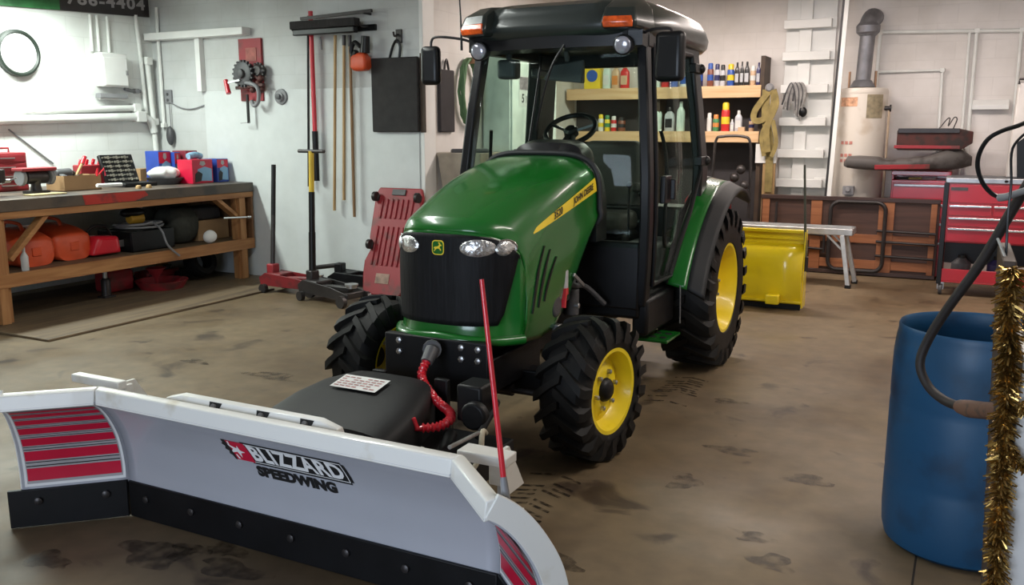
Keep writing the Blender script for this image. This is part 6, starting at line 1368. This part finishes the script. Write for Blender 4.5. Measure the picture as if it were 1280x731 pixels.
bp_ = mb.rings(R_).build('cover', GREYWORN, g)
MB().bar((a.x + .32, 10.445, 1.225), (a.x + .86, 10.60, 1.235), .012, .05).build('red_strip', REDD, g, bev=.004)
xa, xb = AY(1122, 175, ty).x, AY(1216, 175, ty).x; zt0 = 1.435
g = thing('rusty_toolbox', 'rusty brown open toolbox with wire handle on the grey bumper', 'toolbox', ((xa + xb) / 2, ty, zt0 - .03))
zt1 = AY(1165, 161, ty - .1).z
MB().rings([[(xa + dx0, ty + y, z) for dx0, y, z in ()] or [(x, ty - .13 * k, z0), (x, ty + .13 * k, z0), (x, ty + .16, z1), (x, ty - .16, z1)] for x, k, z0, z1 in ((xa, 1, zt0 - .02, zt1 - .02), (xa + .02, 1, zt0 - .03, zt1), (xb - .12, 1, zt0 - .03, zt1), (xb, .8, zt0 + .05, zt1 - .03))]).build('box', RUSTR, g, bev=.008)
MB().box((xa + .01, ty - .175, zt1 - .045), (xb - .13, ty - .155, zt1 + .005)).build('lip', DKMET, g, bev=.004)
MB().box((xa - .02, ty - .185, zt0 - .01), (xb - .12, ty - .165, zt0 + .025)).build('red_edge', REDD, g, bev=.004)
MB().tube(smoothpts([(xb - .34, ty, zt1), (xb - .27, ty, zt1 + .10), (xb - .24, ty, zt1 + .11), (xb - .25, ty, zt1 + .03), (xb - .20, ty, zt1 + .12), (xb - .17, ty, zt1 + .10), (xb - .20, ty, zt1)]), .007, 6).build('wire_handle', DKMET, g)
# white and black machine on the cart
p = AY(1260, 213, 9.8)
g = thing('shop_machine', 'white sided machine with black front standing on the red tool cart', 'machine', (p.x + .25, 9.95, 1.1725))
zt2 = AY(1262, 103, 9.8).z
MB().rings([[(p.x - .01 + .03 * k, 9.80, z), (p.x + .40, 9.80, z), (p.x + .40, 10.12, z), (p.x - .01 + .03 * k, 10.12, z)] for z, k in ((1.1725, 0), (1.9, .8), (zt2, 1))]).build('housing', mat('dull_white_housing', (.62, .58, .55), .4), g, bev=.012)
MB().prism([(.08, .0), (.38, 0), (.38, .72), (.16, .72), (.13, .40), (.05, .33)], .03, frame((p.x, 9.80, 1.1735), (1, 0, 0), (0, 0, 1))).build('front_panel', BLACK, g, bev=.004)
MB().tube([(p.x + .02, 9.78, zt2 - .02), (p.x + .02, 9.78, zt2 + .03), (p.x + .35, 9.78, zt2 + .03)], .012, 8).build('top_bar', DKMET, g)
# blue barrel
g = thing('blue_barrel', 'blue open topped plastic barrel with dirt inside beside the tinsel', 'barrel', (.10, 3.74, 0))
BXC = (.10, 3.74, 0); BR = .293
prof = [(.02, .0), (BR * .86, 0), (BR * .95, .02), (BR * .985, .06), (BR, .14), (BR, .27), (BR * .992, .285), (BR, .30), (BR, .57), (BR * .992, .585), (BR, .60), (BR, .70), (BR * .995, .77), (BR * .975, .83), (BR * .955, .86), (BR * .96, .875), (BR * .945, .885), (BR * .925, .875), (BR * .945, .82), (BR * .965, .75), (BR * .97, .68), (BR * .97, .12), (BR * .9, .04), (.02, .03)]
MB().lathe(prof, 56, Matrix.Translation(BXC)).build('drum', BLUEP, g)
MB().disc([(.02, .0), (BR * .90, .0), (BR * .90, .08), (.02, .10)], 30, Matrix.Translation((.10, 3.74, .035))).build('dirt', mat('brown_dirt', (.08, .05, .03), .9, var=.4, scale=12, bump=.4), g)
g = thing('black_hose', 'thick dark rubber hose sagging over the barrel to a rusty fitting', 'hose', AY(1220, 512, 3.1))
hp = smoothpts([AY(1300, 205, 3.0), AY(1280, 238, 3.02), AY(1262, 268, 3.05), AY(1225, 330, 3.1), AY(1185, 385, 3.15), AY(1160, 425, 3.18), AY(1150, 455, 3.18), AY(1160, 482, 3.16), AY(1180, 500, 3.12), AY(1205, 510, 3.05)], 8)
MB().tube(hp, .0155, 10).build('tube', mat('dirty_hose_rubber', (.020, .014, .012), .6, var=.3, scale=15), g)
MB().tube([AY(1200, 508, 3.06), AY(1212, 511, 3.0), AY(1232, 513, 2.9), AY(1262, 512, 2.75)], [.022, .028, .026, .02], 12).build('fitting', stained('rusty_fitting', (.16, .08, .05), (.09, .055, .04), .7, 30), g)
g = thing('air_hose', 'thin black air hose looping down to a grey nozzle before the red cart', 'hose', AY(1252, 247, 2.95))
MB().tube(smoothpts([AY(1290, 150, 2.8), AY(1270, 158, 2.86), AY(1254, 163, 2.9), AY(1236, 173, 2.92), (AY(1225, 190, 2.94)), AY(1222, 208, 2.95), AY(1228, 228, 2.95), AY(1240, 242, 2.95), AY(1252, 247, 2.94)], 6), .0065, 8).build('tube', BLACK, g)
MB().tube([AY(1250, 247, 2.945), AY(1258, 246, 2.92), AY(1285, 237, 2.85)], [.012, .011, .009], 10).build('nozzle', GREYP, g)
g = thing('hanging_cable', 'thin black cord hanging beside the hose into the tinsel', 'cord', AY(1247, 350, 2.85))
MB().tube(smoothpts([AY(1290, 160, 2.75), AY(1266, 185, 2.78), AY(1264, 230, 2.80), AY(1260, 270, 2.80), AY(1258, 310, 2.8), AY(1256, 350, 2.76)], 6), .0035, 6).build('cord', BLACK, g)
MB().tube([AY(1247, 298, 2.82), AY(1262, 335, 2.76)], .004, 6).build('wire', ALU, g)
# tinselled counter at the right edge
KX, KY = .155, 2.68
KZ = AY(1255, 326, KY).z
g = thing('white_counter', 'white fronted counter with dark wooden edge at the right foreground', 'counter', (KX + .35, KY + .2, 0))
MB().box((KX + .03, KY + .015, .02), (KX + .70, KY + .45, KZ - .26)).build('front_panel', mat('white_laminate', (.84, .83, .82), .45, var=.04), g, bev=.004)
MB().rings([[(x, KY, z), (x + .034, KY, z), (x + .034, KY + .45, z), (x, KY + .45, z)] for x, z in ((.168, 0), (.112, KZ))]).build('edge_post', BROWNW, g, bev=.004)
MB().box((KX + .045, KY + .0, KZ - .26), (KX + .70, KY + .45, KZ - .22)).build('counter_top', BROWNW, g, bev=.004)
MB().box((KX + .045, KY + .42, KZ - .22), (KX + .70, KY + .45, KZ)).build('upstand', BROWNW, g, bev=.004)
def tinsel(P, n, ln, seed, wd=.0035):
    rnd = random.Random(seed); mb = MB(); P = smoothpts(P, 12)
    mb.tube(P, .006, 6)
    for k in range(n):
        f = rnd.random() * (len(P) - 1.001); i = int(f); p = P[i].lerp(P[i + 1], f - i); t = (P[i + 1] - P[i]).normalized()
        d = Vector((rnd.gauss(0, 1), rnd.gauss(0, 1), rnd.gauss(0, 1))); d = (d - t * d.dot(t) * .7).normalized(); l = ln * rnd.uniform(.5, 1)
        s_ = d.cross(Vector((rnd.gauss(0, 1), rnd.gauss(0, 1), rnd.gauss(0, 1)))).normalized() * wd
        m_ = p + d * l * .55 + Vector((0, 0, -.004)); e = p + d * l + Vector((0, 0, -.012))
        mb.add([p - s_, p + s_, m_ + s_, m_ - s_, e + s_ * .6, e - s_ * .6], [(0, 1, 2, 3), (3, 2, 4, 5)])
    return mb
yt = KY - .02
tg = [AY(px_, py_, yt - e) for px_, py_, e in ((1265, 335, 0), (1261, 400, .01), (1262, 450, 0), (1256, 520, .01), (1252, 590, 0), (1248, 660, .01), (1244, 745, 0))]
solo(tinsel(tg, 2300, .046, 5), 'tinsel_garland', GOLD, 'gold tinsel garland hanging down the dark edge of the white counter', 'tinsel', (KX + .02, yt, .06), 'gold tinsel garlands on the counter', smooth=False)
z1 = AY(1262, 506, yt).z; z2 = AY(1266, 580, yt).z
solo(tinsel([(KX + .03, yt - .01, z1 + .01), (KX + .10, yt - .02, z1 - .01), (KX + .3, yt - .02, z1 - .03), (KX + .6, yt - .02, z1)], 500, .026, 6), 'tinsel_garland', GOLD, 'gold tinsel strand across the white counter, upper one', 'tinsel', None, 'gold tinsel garlands on the counter', smooth=False)
solo(tinsel([(KX + .02, yt - .01, z2 + .05), (KX + .06, yt - .02, z2 + .01), (KX + .3, yt - .02, z2 - .02), (KX + .6, yt - .02, z2 + .02)], 500, .026, 7), 'tinsel_garland', GOLD, 'gold tinsel strand across the white counter, lower one', 'tinsel', None, 'gold tinsel garlands on the counter', smooth=False)
